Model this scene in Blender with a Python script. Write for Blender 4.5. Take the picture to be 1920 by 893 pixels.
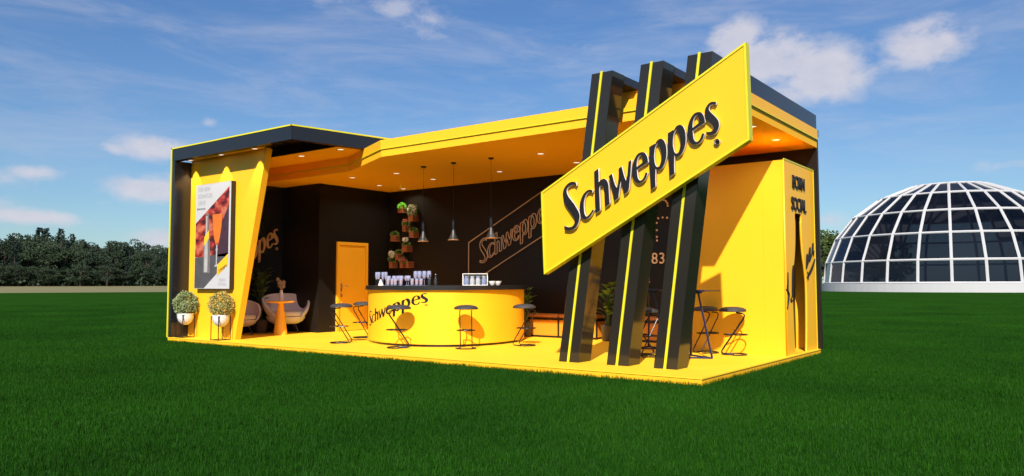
import bpy, bmesh, math, random
from mathutils import Vector, Matrix, noise
random.seed(7)
R = math.radians
for o in list(bpy.data.objects): bpy.data.objects.remove(o)
SC = bpy.context.scene
COL = SC.collection

# ------------------------------------------------------------------ camera
cd = bpy.data.cameras.new('camera'); cam = bpy.data.objects.new('camera', cd); COL.objects.link(cam)
SKY_TOP = (.62, .90, 1.24, 1); SKY_HOR = (.70, .89, 1.05, 1); CLB = 7.8
YAW, PITCH, ROLL = R(36.994), R(3.424), R(-0.09)
fwd = Vector((-math.sin(YAW)*math.cos(PITCH), math.cos(YAW)*math.cos(PITCH), math.sin(PITCH)))
rt = Vector((math.cos(YAW), math.sin(YAW), 0)); up = rt.cross(fwd)
rt2 = rt*math.cos(ROLL)+up*math.sin(ROLL); up2 = up*math.cos(ROLL)-rt*math.sin(ROLL)
M = Matrix((rt2, up2, -fwd)).transposed().to_4x4(); M.translation = (3.628, -8.498, 1.193)
cam.matrix_world = M
cd.sensor_width = 36; cd.lens = 36*1430.08/1920; cd.clip_start = .05; cd.clip_end = 5000
SC.camera = cam

# ------------------------------------------------------------------ sun, exposure
TOSUN = Vector((.53, -1.0, .888)).normalized()
EL = math.asin(TOSUN.z); AZ = math.atan2(TOSUN.x, TOSUN.y)
sl = bpy.data.lights.new('sun', 'SUN'); sl.energy = 5.0; sl.angle = R(.6); sl.color = (1, .925, .80)
so = bpy.data.objects.new('sun', sl); COL.objects.link(so)
so.rotation_euler = TOSUN.to_track_quat('Z', 'Y').to_euler(); so.location = (10, -20, 20)
SC.view_settings.view_transform = 'Standard'; SC.view_settings.look = 'None'
SC.view_settings.exposure = 0.50; SC.view_settings.gamma = 1; SC.view_settings.use_curve_mapping = False
SC.render.engine = 'CYCLES'
SC.cycles.max_bounces = 10; SC.cycles.diffuse_bounces = 6; SC.cycles.transparent_max_bounces = 16

# ------------------------------------------------------------------ world: Nishita sky with clouds
W = bpy.data.worlds.new('World'); SC.world = W; W.use_nodes = True
nt = W.node_tree; nt.nodes.clear(); L = nt.links
def N(t, **k):
    n = nt.nodes.new(t)
    for a, b in k.items(): setattr(n, a, b)
    return n
def mth(op, a, b=None, c=None, clamp=False):
    n = N('ShaderNodeMath', operation=op); n.use_clamp = clamp
    for i, v in enumerate((a, b, c)):
        if v is None: continue
        if isinstance(v, (int, float)): n.inputs[i].default_value = v
        else: L.new(v, n.inputs[i])
    return n.outputs[0]
sky = N('ShaderNodeTexSky', sky_type='NISHITA'); sky.sun_disc = False
sky.sun_elevation = EL; sky.sun_rotation = AZ; sky.air_density = 1.0; sky.dust_density = .4; sky.ozone_density = 1.6
tc = N('ShaderNodeTexCoord'); sep = N('ShaderNodeSeparateXYZ'); L.new(tc.outputs['Generated'], sep.inputs[0])
az = mth('MULTIPLY', mth('ARCTAN2', sep.outputs[0], sep.outputs[1]), 57.2958)
el = mth('MULTIPLY', mth('ARCSINE', sep.outputs[2]), 57.2958)
mp = N('ShaderNodeCombineXYZ'); L.new(mth('MULTIPLY', az, .1), mp.inputs[0]); L.new(mth('MULTIPLY', el, .16), mp.inputs[1])
def noise_tex(vec, scale, detail, rough=.6, dist=0.):
    n = N('ShaderNodeTexNoise'); n.inputs['Scale'].default_value = scale; n.inputs['Detail'].default_value = detail
    n.inputs['Roughness'].default_value = rough; n.inputs['Distortion'].default_value = dist
    L.new(vec, n.inputs['Vector']); return n.outputs['Fac']
puff = noise_tex(mp.outputs[0], 3.2, 8, .62, .2)
# (azimuth, elevation, half width az, half height el, strength)
BLOBS = [(-20.4,17.2,2.2,1.8,1.15),(-17.6,15.7,3.6,2.0,1.2),(-14.3,14.4,3.4,2.0,1.2),(-17,13.4,5,1.2,.8),(-12.6,14.2,2.0,1.0,.5),
         (-8.2,15.6,2.8,1.7,1.1),(-10.3,15.0,1.8,1.1,.7),(-43.4,19.0,2.2,1.3,.75),(-46,20.0,3.2,1.2,.6),(-50.6,20.4,5,1.2,.5),
         (-62.3,9.3,2.8,1.0,1.0),(-64.6,9.0,1.8,.6,.7),(-69.4,7.2,2.2,.7,.8),(-72,6.8,2.5,.8,.8),(-62.4,6.4,2.8,1.1,1.05),(-60.8,7.1,1.2,.9,.8),
         (-69.5,4.3,3.4,.65,.95),(-73,4.6,3,.9,.9),(-61.6,3.0,2.0,.9,.95),(-14.5,4.4,1.3,.7,.8),(-12.6,10.8,1.7,.4,.55),(-4.0,7.5,3.0,.5,.55),
         (-58.7,11.2,.7,.5,.7),(-26.9,16.5,2.2,.7,.45),(-31.7,17.3,2.0,.9,.45),(-65.5,5.4,2,.35,.5),(-3,10,3,.5,.35),
         (24,9,4,1,.7),(-92,9,4,1.2,.7),(-120,12,5,1.5,.7)]
tot = None
for a, e, sa, se, s in BLOBS:
    da = mth('DIVIDE', mth('SUBTRACT', az, a), sa); de = mth('DIVIDE', mth('SUBTRACT', el, e), se)
    r2 = mth('ADD', mth('MULTIPLY', da, da), mth('MULTIPLY', de, de))
    b = mth('MULTIPLY', mth('EXPONENT', mth('MULTIPLY', r2, -.75)), s)
    tot = b if tot is None else mth('MAXIMUM', tot, b)
shape = mth('ADD', tot, mth('MULTIPLY', mth('SUBTRACT', puff, .5), 2.0))
cum = N('ShaderNodeMapRange', interpolation_type='SMOOTHSTEP'); cum.inputs[1].default_value = .22; cum.inputs[2].default_value = 1.0
L.new(shape, cum.inputs[0])
cumf = mth('MULTIPLY', cum.outputs[0], mth('MULTIPLY', tot, 1.15, clamp=True))
# thin high cirrus, streaked
mp2 = N('ShaderNodeCombineXYZ'); L.new(mth('ADD', mth('MULTIPLY', az, .035), mth('MULTIPLY', el, .03)), mp2.inputs[0]); L.new(mth('MULTIPLY', el, .17), mp2.inputs[1])
c1 = noise_tex(mp2.outputs[0], 2.1, 9, .64, .45)
cir = N('ShaderNodeMapRange', interpolation_type='SMOOTHSTEP'); cir.inputs[1].default_value = .38; cir.inputs[2].default_value = .76; cir.inputs[4].default_value = .36
L.new(c1, cir.inputs[0])
cm = N('ShaderNodeMapRange', interpolation_type='SMOOTHSTEP'); cm.inputs[1].default_value = 3; cm.inputs[2].default_value = 12; L.new(el, cm.inputs[0])
cirf = mth('MULTIPLY', cir.outputs[0], cm.outputs[0])
fac = mth('MAXIMUM', cumf, cirf, clamp=True)
hor = N('ShaderNodeMapRange', interpolation_type='SMOOTHSTEP'); hor.inputs[1].default_value = 26; hor.inputs[2].default_value = 0; hor.inputs[4].default_value = 1; L.new(el, hor.inputs[0])
tint = N('ShaderNodeMix', data_type='RGBA', blend_type='MULTIPLY'); tint.inputs[0].default_value = 1
tcol = N('ShaderNodeMix', data_type='RGBA'); L.new(hor.outputs[0], tcol.inputs[0]); tcol.inputs[6].default_value = SKY_TOP; tcol.inputs[7].default_value = SKY_HOR
L.new(sky.outputs[0], tint.inputs[6]); L.new(tcol.outputs[2], tint.inputs[7])
shade = noise_tex(mp.outputs[0], 5, 4)
ccol = N('ShaderNodeMix', data_type='RGBA'); L.new(shade, ccol.inputs[0]); ccol.inputs[6].default_value = (CLB*.72, CLB*.75, CLB*.90, 1); ccol.inputs[7].default_value = (CLB*1.06, CLB*1.0, CLB*1.06, 1)
mix = N('ShaderNodeMix', data_type='RGBA'); L.new(mth('MULTIPLY', fac, .86), mix.inputs[0]); L.new(tint.outputs[2], mix.inputs[6]); L.new(ccol.outputs[2], mix.inputs[7])
bg = N('ShaderNodeBackground'); bg.inputs['Strength'].default_value = .068
wo = N('ShaderNodeOutputWorld'); L.new(mix.outputs[2], bg.inputs[0]); L.new(bg.outputs[0], wo.inputs[0])

# ------------------------------------------------------------------ materials
def mat(name, col, rough=.5, metal=0., var=.06, vscale=3., bump=0., bscale=60., spec=.5, coat=0., emit=None, es=0., trans=0.):
    m = bpy.data.materials.new(name); m.use_nodes = True; t = m.node_tree; b = t.nodes['Principled BSDF']
    b.inputs['Roughness'].default_value = rough; b.inputs['Metallic'].default_value = metal
    b.inputs['Specular IOR Level'].default_value = spec; b.inputs['Coat Weight'].default_value = coat; b.inputs['Coat Roughness'].default_value = .05
    b.inputs['Transmission Weight'].default_value = trans
    c = tuple(col)+(1,)
    tcn = t.nodes.new('ShaderNodeTexCoord')
    n = t.nodes.new('ShaderNodeTexNoise'); n.inputs['Scale'].default_value = vscale; n.inputs['Detail'].default_value = 5
    t.links.new(tcn.outputs['Object'], n.inputs['Vector'])
    mx = t.nodes.new('ShaderNodeMix'); mx.data_type = 'RGBA'
    mx.inputs[6].default_value = tuple(x*(1-var) for x in col)+(1,); mx.inputs[7].default_value = tuple(min(1, x*(1+var)) for x in col)+(1,)
    t.links.new(n.outputs['Fac'], mx.inputs[0]); t.links.new(mx.outputs[2], b.inputs['Base Color'])
    mr = t.nodes.new('ShaderNodeMapRange'); mr.inputs[3].default_value = max(0, rough*.8); mr.inputs[4].default_value = min(1, rough*1.25)
    t.links.new(n.outputs['Fac'], mr.inputs[0]); t.links.new(mr.outputs[0], b.inputs['Roughness'])
    if bump:
        n2 = t.nodes.new('ShaderNodeTexNoise'); n2.inputs['Scale'].default_value = bscale; n2.inputs['Detail'].default_value = 3
        t.links.new(tcn.outputs['Object'], n2.inputs['Vector'])
        bp = t.nodes.new('ShaderNodeBump'); bp.inputs['Strength'].default_value = bump; bp.inputs['Distance'].default_value = .01
        t.links.new(n2.outputs['Fac'], bp.inputs['Height']); t.links.new(bp.outputs[0], b.inputs['Normal'])
    if emit:
        b.inputs['Emission Color'].default_value = tuple(emit)+(1,); b.inputs['Emission Strength'].default_value = es
    return m
YEL = (.95, .475, .016)
M_ = dict(
 yellow=mat('yellow_lacquer', YEL, .42, var=.02, spec=.35),
 floor=mat('yellow_floor_vinyl', (.97, .575, .026), .55, var=.03, vscale=1.2, bump=.05, bscale=25, spec=.3),
 lime=mat('lime_trim', (.66, .60, .015), .4, var=.03),
 ceiling=mat('ceiling_yellow', YEL, .6, var=.02, spec=.25),
 signyel=mat('sign_yellow', (.93, .48, .010), .24, var=.03, vscale=.9, spec=.5),
 black=mat('gloss_black', (.021, .0185, .0165), .10, var=.15, vscale=1.2, spec=.42, coat=0),
 wall=mat('black_wall', (.011, .0085, .0075), .38, var=.2, vscale=.8, bump=.04, bscale=14, spec=.25),
 navy=mat('black_portal', (.011, .012, .016), .25, var=.15, vscale=1., spec=.6),
 letter=mat('letter_charcoal', (.012, .0105, .012), .5, var=.1, spec=.3),
 white=mat('white_side', (.62, .58, .55), .45, var=.03),
 rope=mat('bronze_rope', (.50, .32, .20), .45, var=.15, vscale=20),
 bronze=mat('bronze_face', (.50, .33, .20), .4, var=.08),
 seat=mat('seat_black_leather', (.032, .031, .036), .66, var=.15, vscale=15, bump=.15, bscale=120),
 tube=mat('black_tube', (.012, .012, .014), .3, metal=.3, var=.1),
 tubeblue=mat('navy_tube', (.014, .02, .075), .32, metal=.2, var=.1),
 counterbody=mat('counter_yellow', (.97, .50, .016), .5, var=.02, spec=.25),
 countertop=mat('counter_top_black', (.016, .017, .018), .3, var=.2, vscale=6),
 door=mat('door_yellow', (.93, .45, .018), .45, var=.03),
 steel=mat('brushed_steel', (.55, .55, .56), .3, metal=.9, var=.08),
 shade=mat('lamp_shade_dark', (.05, .05, .052), .42, metal=.7, var=.1),
 orangetable=mat('orange_table', (.95, .46, .02), .4, var=.03),
 fabric=mat('grey_fabric', (.60, .57, .66), .9, var=.08, vscale=30, bump=.3, bscale=260),
 cushion=mat('pale_cushion', (.62, .58, .54), .9, var=.06, vscale=30, bump=.3, bscale=260),
 darkwood=mat('dark_wood', (.03, .02, .015), .5, var=.2, vscale=14),
 bench=mat('bench_orange', (.72, .27, .015), .5, var=.04),
 cushbrown=mat('tan_leather', (.52, .20, .045), .5, var=.15, vscale=8, bump=.2, bscale=50),
 crate=mat('terracotta_wood', (.30, .095, .04), .6, var=.25, vscale=18, bump=.3, bscale=60),
 pot=mat('white_ceramic', (.72, .71, .74), .3, var=.03),
 darkpot=mat('dark_pot', (.06, .045, .035), .5, var=.2),
 soil=mat('soil', (.04, .028, .02), .95, var=.3, vscale=60, bump=.5),
 sage=mat('sage_leaf', (.23, .28, .12), .6, var=.6, vscale=11),
 bush_glow=mat('sage_leaf_glow_tint', (.30, .29, .09), .6, var=.6, vscale=11),  # warmer copy of sage, orange lamp glow painted into the leaf colour
 glow_fleck=mat('painted_glow_orange', (.85, .42, .05), .6, var=.3, vscale=9),  # orange of a light spot on the bush, painted as flecks
 green=mat('bright_leaf', (.11, .22, .035), .5, var=.5, vscale=14),
 darkgreen=mat('dark_leaf', (.05, .10, .025), .5, var=.5, vscale=14),
 limegreen=mat('moss_green', (.16, .55, .05), .7, var=.3, vscale=30),
 wflower=mat('white_petal', (.75, .72, .68), .7, var=.15, vscale=40),
 rflower=mat('pink_petal', (.5, .08, .10), .7, var=.3, vscale=40),
 dried=mat('dried_flower', (.45, .33, .24), .8, var=.3, vscale=40),
 domewhite=mat('white_steel', (.46, .46, .48), .5, var=.02),
 plinth=mat('white_render', (.43, .43, .45), .7, var=.05, vscale=.3),
 domefloor=mat('pale_concrete', (.55, .53, .52), .8, var=.15, vscale=.2),
 lampwhite=mat('downlight_glow', (.9, .86, .8), .5, emit=(1, .86, .72), es=.75),
 lampring=mat('downlight_ring', (.75, .6, .5), .4),
 bottleg=mat('dark_bottle', (.025, .03, .035), .12, var=.2, spec=.8),
 amber=mat('amber_drink', (.75, .30, .06), .2, var=.3, vscale=50),
 bluegl=mat('pale_blue_glass', (.42, .47, .68), .12, var=.5, vscale=60, spec=.9),
 pinkgl=mat('pale_pink_glass', (.62, .45, .46), .12, var=.4, vscale=60, spec=.9),
 cup=mat('white_cup', (.80, .76, .72), .35, var=.1, vscale=40),
 bulb=mat('warm_bulb', (.85, .62, .42), .5, var=.1),
 bark=mat('bark', (.07, .05, .035), .9, var=.3, vscale=3),
)
def leafmat(name, c1, c2, scale=1.2):
    m = bpy.data.materials.new(name); m.use_nodes = True; t = m.node_tree; b = t.nodes['Principled BSDF']
    b.inputs['Roughness'].default_value = .65; b.inputs['Specular IOR Level'].default_value = .2
    g = t.nodes.new('ShaderNodeNewGeometry'); oi = t.nodes.new('ShaderNodeObjectInfo')
    n = t.nodes.new('ShaderNodeTexNoise'); n.inputs['Scale'].default_value = scale*.35; n.inputs['Detail'].default_value = 4
    t.links.new(g.outputs['Position'], n.inputs['Vector'])
    ad = t.nodes.new('ShaderNodeMath'); ad.operation = 'MULTIPLY_ADD'; ad.inputs[1].default_value = .55; t.links.new(oi.outputs['Random'], ad.inputs[0]); t.links.new(n.outputs['Fac'], ad.inputs[2])
    ad2 = t.nodes.new('ShaderNodeMath'); ad2.operation = 'SUBTRACT'; ad2.inputs[1].default_value = .25; ad2.use_clamp = True; t.links.new(ad.outputs[0], ad2.inputs[0])
    mx = t.nodes.new('ShaderNodeMix'); mx.data_type = 'RGBA'; mx.inputs[6].default_value = c1+(1,); mx.inputs[7].default_value = c2+(1,)
    t.links.new(ad2.outputs[0], mx.inputs[0]); t.links.new(mx.outputs[2], b.inputs['Base Color'])
    return m
M_['tree'] = leafmat('tree_leaves', (.013, .027, .017), (.044, .066, .034))  # blue-green haze of distance is put into these leaf colours
M_['conifer'] = leafmat('conifer_needles', (.009, .021, .017), (.024, .043, .030))  # needles carry the same painted haze tint
M_['tree2'] = leafmat('fresh_tree_leaves', (.03, .055, .012), (.085, .115, .03))
def glassmat(name, tint, transp, rough=.03):
    m = bpy.data.materials.new(name); m.use_nodes = True; t = m.node_tree; t.nodes.clear()
    o = t.nodes.new('ShaderNodeOutputMaterial'); tr = t.nodes.new('ShaderNodeBsdfTransparent'); tr.inputs[0].default_value = tint+(1,)
    gl = t.nodes.new('ShaderNodeBsdfGlossy'); gl.inputs['Roughness'].default_value = rough
    fr = t.nodes.new('ShaderNodeFresnel'); fr.inputs[0].default_value = 1.5
    mx = t.nodes.new('ShaderNodeMixShader'); t.links.new(fr.outputs[0], mx.inputs[0]); t.links.new(tr.outputs[0], mx.inputs[1]); t.links.new(gl.outputs[0], mx.inputs[2])
    t.links.new(mx.outputs[0], o.inputs[0]); return m
M_['domeglass'] = glassmat('tinted_dome_glass', (.20, .21, .24), 1)
M_['clearglass'] = glassmat('clear_glass', (.86, .88, .92), 1)

# ------------------------------------------------------------------ mesh helpers
def link(name, me, m=None, parent=None, smooth=False):
    if isinstance(me, bmesh.types.BMesh):
        bm = me; me = bpy.data.meshes.new(name); bm.normal_update(); bm.to_mesh(me); bm.free()
    ms = m if isinstance(m, (list, tuple)) else [m]
    for x in ms:
        if x is not None: me.materials.append(M_[x] if isinstance(x, str) else x)
    if smooth:
        for f in me.polygons: f.use_smooth = True
        me.set_sharp_from_angle(angle=R(42))
    o = bpy.data.objects.new(name, me); COL.objects.link(o)
    if parent: o.parent = parent
    return o
def tag(o, label=None, cat=None, group=None, kind=None):
    if label: o['label'] = label
    if cat: o['category'] = cat
    if group: o['group'] = group
    if kind: o['kind'] = kind
    return o
def empty(name, loc=(0, 0, 0), rz=0., label=None, cat=None, group=None):
    o = bpy.data.objects.new(name, None); COL.objects.link(o); o.location = loc; o.rotation_euler = (0, 0, rz); o.empty_display_size = .2
    return tag(o, label, cat, group)
def B(): return bmesh.new()
def box(bm, x0, x1, y0, y1, z0, z1, bev=0.):
    r = bmesh.ops.create_cube(bm, size=1); vs = r['verts']
    for v in vs: v.co = Vector(((x0+x1)/2+v.co.x*(x1-x0), (y0+y1)/2+v.co.y*(y1-y0), (z0+z1)/2+v.co.z*(z1-z0)))
    if bev:
        es = list({e for v in vs for e in v.link_edges}); bmesh.ops.bevel(bm, geom=es, offset=bev, segments=2, affect='EDGES')
    return bm
def hexa(bm, lo, hi):
    """lo, hi: 4 points each (ccw) -> closed prism"""
    a = [bm.verts.new(p) for p in lo]; b = [bm.verts.new(p) for p in hi]; n = len(a)
    bm.faces.new(a[::-1]); bm.faces.new(b)
    for i in range(n): bm.faces.new((a[i], a[(i+1) % n], b[(i+1) % n], b[i]))
    bmesh.ops.recalc_face_normals(bm, faces=bm.faces[:])
    return bm
def prism(bm, poly, z0, z1): return hexa(bm, [(x, y, z0) for x, y in poly], [(x, y, z1) for x, y in poly])
def tube(bm, pts, r, seg=8, closed=False, cap=True):
    pts = [Vector(p) for p in pts]; n = len(pts); rings = []
    rr = r if isinstance(r, (list, tuple)) else [r]*n
    prev = None
    for i, p in enumerate(pts):
        if closed: t = (pts[(i+1) % n]-pts[i-1])
        else: t = pts[min(i+1, n-1)]-pts[max(i-1, 0)]
        t.normalize()
        if prev is None: u = t.orthogonal().normalized()
        else:
            u = prev-t*prev.dot(t)
            u = u.normalized() if u.length > 1e-6 else t.orthogonal().normalized()
        prev = u; w = t.cross(u)
        rings.append([bm.verts.new(p+(u*math.cos(2*math.pi*k/seg)+w*math.sin(2*math.pi*k/seg))*rr[i]) for k in range(seg)])
    for i in range(n if closed else n-1):
        a, b = rings[i], rings[(i+1) % n]
        for k in range(seg): bm.faces.new((a[k], a[(k+1) % seg], b[(k+1) % seg], b[k]))
    if cap and not closed:
        bm.faces.new(rings[0][::-1]); bm.faces.new(rings[-1])
    return bm
def lathe(bm, prof, seg=24, c=(0, 0, 0)):
    rings = []
    for r, z in prof:
        if r < 1e-5: rings.append([bm.verts.new((c[0], c[1], c[2]+z))])
        else: rings.append([bm.verts.new((c[0]+r*math.cos(2*math.pi*k/seg), c[1]+r*math.sin(2*math.pi*k/seg), c[2]+z)) for k in range(seg)])
    for a, b in zip(rings, rings[1:]):
        if len(a) == 1 and len(b) == 1: continue
        for k in range(seg):
            j = (k+1) % seg
            if len(a) == 1: bm.faces.new((a[0], b[j], b[k]))
            elif len(b) == 1: bm.faces.new((a[k], a[j], b[0]))
            else: bm.faces.new((a[k], a[j], b[j], b[k]))
    return bm
def arc(cx, cy, z, r, a0, a1, n=14): return [(cx+r*math.cos(a0+(a1-a0)*i/n), cy+r*math.sin(a0+(a1-a0)*i/n), z) for i in range(n+1)]
def leaf(bm, p, d, ln, wd, rng, n=1):
    """a bent leaf from p along d"""
    d = d.normalized(); s = d.cross(Vector((rng.uniform(-1, 1), rng.uniform(-1, 1), rng.uniform(-.4, .4)))).normalized()*wd/2
    nn = s.cross(d).normalized()
    a = bm.verts.new(p); m1 = bm.verts.new(p+d*ln*.5+s+nn*ln*.08); m2 = bm.verts.new(p+d*ln*.5-s+nn*ln*.08); e = bm.verts.new(p+d*ln)
    bm.faces.new((a, m1, e)); bm.faces.new((a, e, m2))
def rdir(rng):
    while True:
        v = Vector((rng.uniform(-1, 1), rng.uniform(-1, 1), rng.uniform(-1, 1)))
        if .05 < v.length < 1: return v.normalized()
def copy_tree(o, parent=None):
    c = o.copy(); COL.objects.link(c)
    if parent: c.parent = parent
    for ch in [x for x in bpy.data.objects if x.parent == o and x != c]: copy_tree(ch, c)
    return c
def crom(pts, n=5, closed=False):
    out = []; m = len(pts); V = [Vector(p) for p in pts]
    for i in range(m if closed else m-1):
        p0 = V[i-1] if (closed or i > 0) else V[i]; p1 = V[i]; p2 = V[(i+1) % m]; p3 = V[(i+2) % m] if (closed or i+2 < m) else p2
        for k in range(n):
            t = k/n
            out.append(.5*((2*p1)+(p2-p0)*t+(2*p0-5*p1+4*p2-p3)*t*t+(3*p1-p0-3*p2+p3)*t**3))
    if not closed: out.append(V[-1])
    return out

# ------------------------------------------------------------------ the brush-letter word, drawn as outlines in a slanted board frame
GLYPHS = {}
GLYPHS['S'] = [ [(0.612,1.218), (0.602,1.244), (0.539,1.253), (0.486,1.238), (0.437,1.202), (0.403,1.155), (0.387,1.097), (0.391,1.037), (0.407,0.972), (0.443,0.916), (0.481,0.864), (0.520,0.813), (0.550,0.767), (0.563,0.727), (0.559,0.688), (0.539,0.657), (0.504,0.639), (0.466,0.636), (0.431,0.645), (0.393,0.660), (0.392,0.602), (0.441,0.593), (0.499,0.593), (0.552,0.610), (0.594,0.642), (0.624,0.690), (0.641,0.738), (0.648,0.786), (0.631,0.841), (0.599,0.896), (0.566,0.947), (0.528,0.994), (0.489,1.041), (0.462,1.087), (0.452,1.132), (0.465,1.168), (0.495,1.193), (0.537,1.209), (0.577,1.211), (0.612,1.188)] ]
GLYPHS['c'] = [ [(0.863,1.113), (0.821,1.126), (0.773,1.113), (0.726,1.078), (0.690,1.027), (0.665,0.970), (0.652,0.912), (0.651,0.854), (0.658,0.800), (0.673,0.760), (0.700,0.735), (0.734,0.728), (0.774,0.737), (0.815,0.767), (0.850,0.809), (0.876,0.846), (0.854,0.854), (0.826,0.820), (0.793,0.786), (0.761,0.765), (0.739,0.779), (0.724,0.821), (0.720,0.869), (0.720,0.928), (0.728,0.985), (0.747,1.032), (0.771,1.070), (0.800,1.092), (0.829,1.094), (0.859,1.077)] ]
GLYPHS['h'] = [ [(0.898,1.359), (0.966,1.396), (0.966,1.214), (0.995,1.240), (1.039,1.253), (1.077,1.238), (1.102,1.200), (1.112,1.140), (1.115,1.036), (1.118,0.912), (1.044,0.874), (1.043,0.965), (1.042,1.060), (1.039,1.127), (1.024,1.157), (0.995,1.164), (0.969,1.132), (0.969,0.970), (0.970,0.836), (0.895,0.797), (0.895,1.051), (0.895,1.205)] ]
GLYPHS['w'] = [ [(1.119,1.278), (1.169,1.310), (1.188,1.235), (1.211,1.157), (1.233,1.119), (1.250,1.163), (1.266,1.256), (1.271,1.364), (1.317,1.393), (1.333,1.325), (1.353,1.249), (1.372,1.202), (1.389,1.246), (1.403,1.319), (1.419,1.439), (1.462,1.465), (1.449,1.334), (1.426,1.187), (1.403,1.067), (1.339,1.025), (1.321,1.111), (1.296,1.202), (1.276,1.114), (1.252,0.984), (1.189,0.946), (1.169,1.056), (1.142,1.172)] ]
GLYPHS['e'] = [ [(1.700,1.406), (1.547,1.332), (1.539,1.308), (1.541,1.257), (1.552,1.211), (1.577,1.184), (1.606,1.194), (1.633,1.226), (1.658,1.281), (1.685,1.276), (1.670,1.223), (1.636,1.180), (1.591,1.156), (1.550,1.154), (1.509,1.176), (1.480,1.216), (1.467,1.272), (1.467,1.337), (1.480,1.401), (1.506,1.464), (1.539,1.512), (1.576,1.540), (1.617,1.547), (1.655,1.536), (1.682,1.500), (1.696,1.454)], [(1.537,1.363), (1.540,1.414), (1.553,1.464), (1.578,1.501), (1.603,1.514), (1.616,1.490), (1.623,1.452), (1.627,1.417)] ]
GLYPHS['p'] = [ [(1.723,1.600), (1.798,1.635), (1.806,1.627), (1.821,1.651), (1.845,1.676), (1.880,1.688), (1.916,1.675), (1.942,1.638), (1.957,1.582), (1.961,1.509), (1.951,1.438), (1.931,1.377), (1.899,1.325), (1.864,1.301), (1.829,1.300), (1.801,1.318), (1.792,1.199), (1.791,1.087), (1.722,1.054), (1.722,1.204), (1.715,1.333), (1.717,1.480)], [(1.844,1.635), (1.817,1.608), (1.797,1.554), (1.788,1.482), (1.789,1.418), (1.802,1.362), (1.825,1.334), (1.854,1.346), (1.875,1.391), (1.888,1.453), (1.885,1.517), (1.870,1.577)] ]
GLYPHS['s'] = [ [(2.632,2.046), (2.605,2.053), (2.569,2.055), (2.537,2.039), (2.505,2.005), (2.486,1.964), (2.481,1.912), (2.490,1.871), (2.519,1.833), (2.550,1.802), (2.578,1.770), (2.588,1.741), (2.581,1.718), (2.559,1.701), (2.527,1.696), (2.492,1.702), (2.489,1.670), (2.526,1.660), (2.571,1.656), (2.608,1.669), (2.636,1.701), (2.654,1.742), (2.657,1.784), (2.646,1.825), (2.616,1.868), (2.581,1.907), (2.551,1.942), (2.537,1.970), (2.544,1.999), (2.563,2.018), (2.591,2.023), (2.626,2.011)] ]
def smooth_outline(pts, n=4):
    """closed outline: smooth where it bends gently, sharp at real corners"""
    m = len(pts); V = [Vector((a, b, 0)) for a, b in pts]; out = []
    sharp = []
    for i in range(m):
        a = (V[i]-V[i-1]); b = (V[(i+1) % m]-V[i]); sharp.append(a.length and b.length and a.angle(b) > R(48))
    for i in range(m):
        p1, p2 = V[i], V[(i+1) % m]
        p0 = p1-(p2-p1) if sharp[i] else V[i-1]; p3 = p2+(p2-p1) if sharp[(i+1) % m] else V[(i+2) % m]
        for k in range(n):
            t = k/n; q = .5*((2*p1)+(p2-p0)*t+(2*p0-5*p1+4*p2-p3)*t*t+(3*p1-p0-3*p2+p3)*t**3); out.append((q.x, q.y))
    return out
WORD = [('S', 0, 0), ('c', 0, 0), ('h', 0, 0), ('w', 0, 0), ('e', 0, 0), ('p', 0, 0), ('p', .264, .144), ('e', .782, .409), ('s', 0, 0)]
def word_outlines():
    return [[[(x+du, y+dv) for x, y in smooth_outline(l)] for l in GLYPHS[g]] for g, du, dv in WORD]
def fill_mesh(outl, depth, fn, mats, name, parent=None, sub=0, facew=0):
    """outl: list of contours of one glyph; fn(u, v, w) -> point, w = 0 back .. depth front"""
    cu = bpy.data.curves.new('tmp', 'CURVE'); cu.dimensions = '2D'; cu.fill_mode = 'BOTH'; cu.extrude = depth/2
    for l in outl:
        sp = cu.splines.new('POLY'); sp.points.add(len(l)-1); sp.use_cyclic_u = True
        for q, (x, y) in zip(sp.points, l): q.co = (x, y, 0, 1)
    ob = bpy.data.objects.new('tmp', cu); COL.objects.link(ob)
    me = bpy.data.meshes.new_from_object(ob.evaluated_get(bpy.context.evaluated_depsgraph_get()))
    bpy.data.objects.remove(ob); bpy.data.curves.remove(cu)
    bm = B(); bm.from_mesh(me); bpy.data.meshes.remove(me)
    bmesh.ops.remove_doubles(bm, verts=bm.verts[:], dist=1e-5)
    for f in bm.faces: f.normal_update(); f.material_index = 0 if abs(f.normal.z) > .7 else (1 if len(mats) > 1 else 0)
    if sub:
        bmesh.ops.triangulate(bm, faces=bm.faces[:])
        for _ in range(sub):
            es = [e for e in bm.edges if e.calc_length() > .12]
            if not es: break
            bmesh.ops.subdivide_edges(bm, edges=es, cuts=1); bmesh.ops.triangulate(bm, faces=bm.faces[:])
    for v in bm.verts: v.co = Vector(fn(v.co.x, v.co.y, v.co.z+depth/2))
    bmesh.ops.recalc_face_normals(bm, faces=bm.faces[:])
    return link(name, bm, mats, parent)
def text_mesh(s, size, depth, fn, mats, name, parent=None, spacing=1., sx=1.):
    cu = bpy.data.curves.new('tmp', 'FONT'); cu.body = s; cu.size = size; cu.extrude = depth/2; cu.align_x = 'CENTER'; cu.space_character = spacing
    ob = bpy.data.objects.new('tmp', cu); COL.objects.link(ob)
    me = bpy.data.meshes.new_from_object(ob.evaluated_get(bpy.context.evaluated_depsgraph_get()))
    bpy.data.objects.remove(ob)
    bm = B(); bm.from_mesh(me); bpy.data.meshes.remove(me)
    for v in bm.verts: v.co = Vector(fn(v.co.x*sx, v.co.y, v.co.z+depth/2))
    bmesh.ops.recalc_face_normals(bm, faces=bm.faces[:])
    return link(name, bm, mats, parent)
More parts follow.
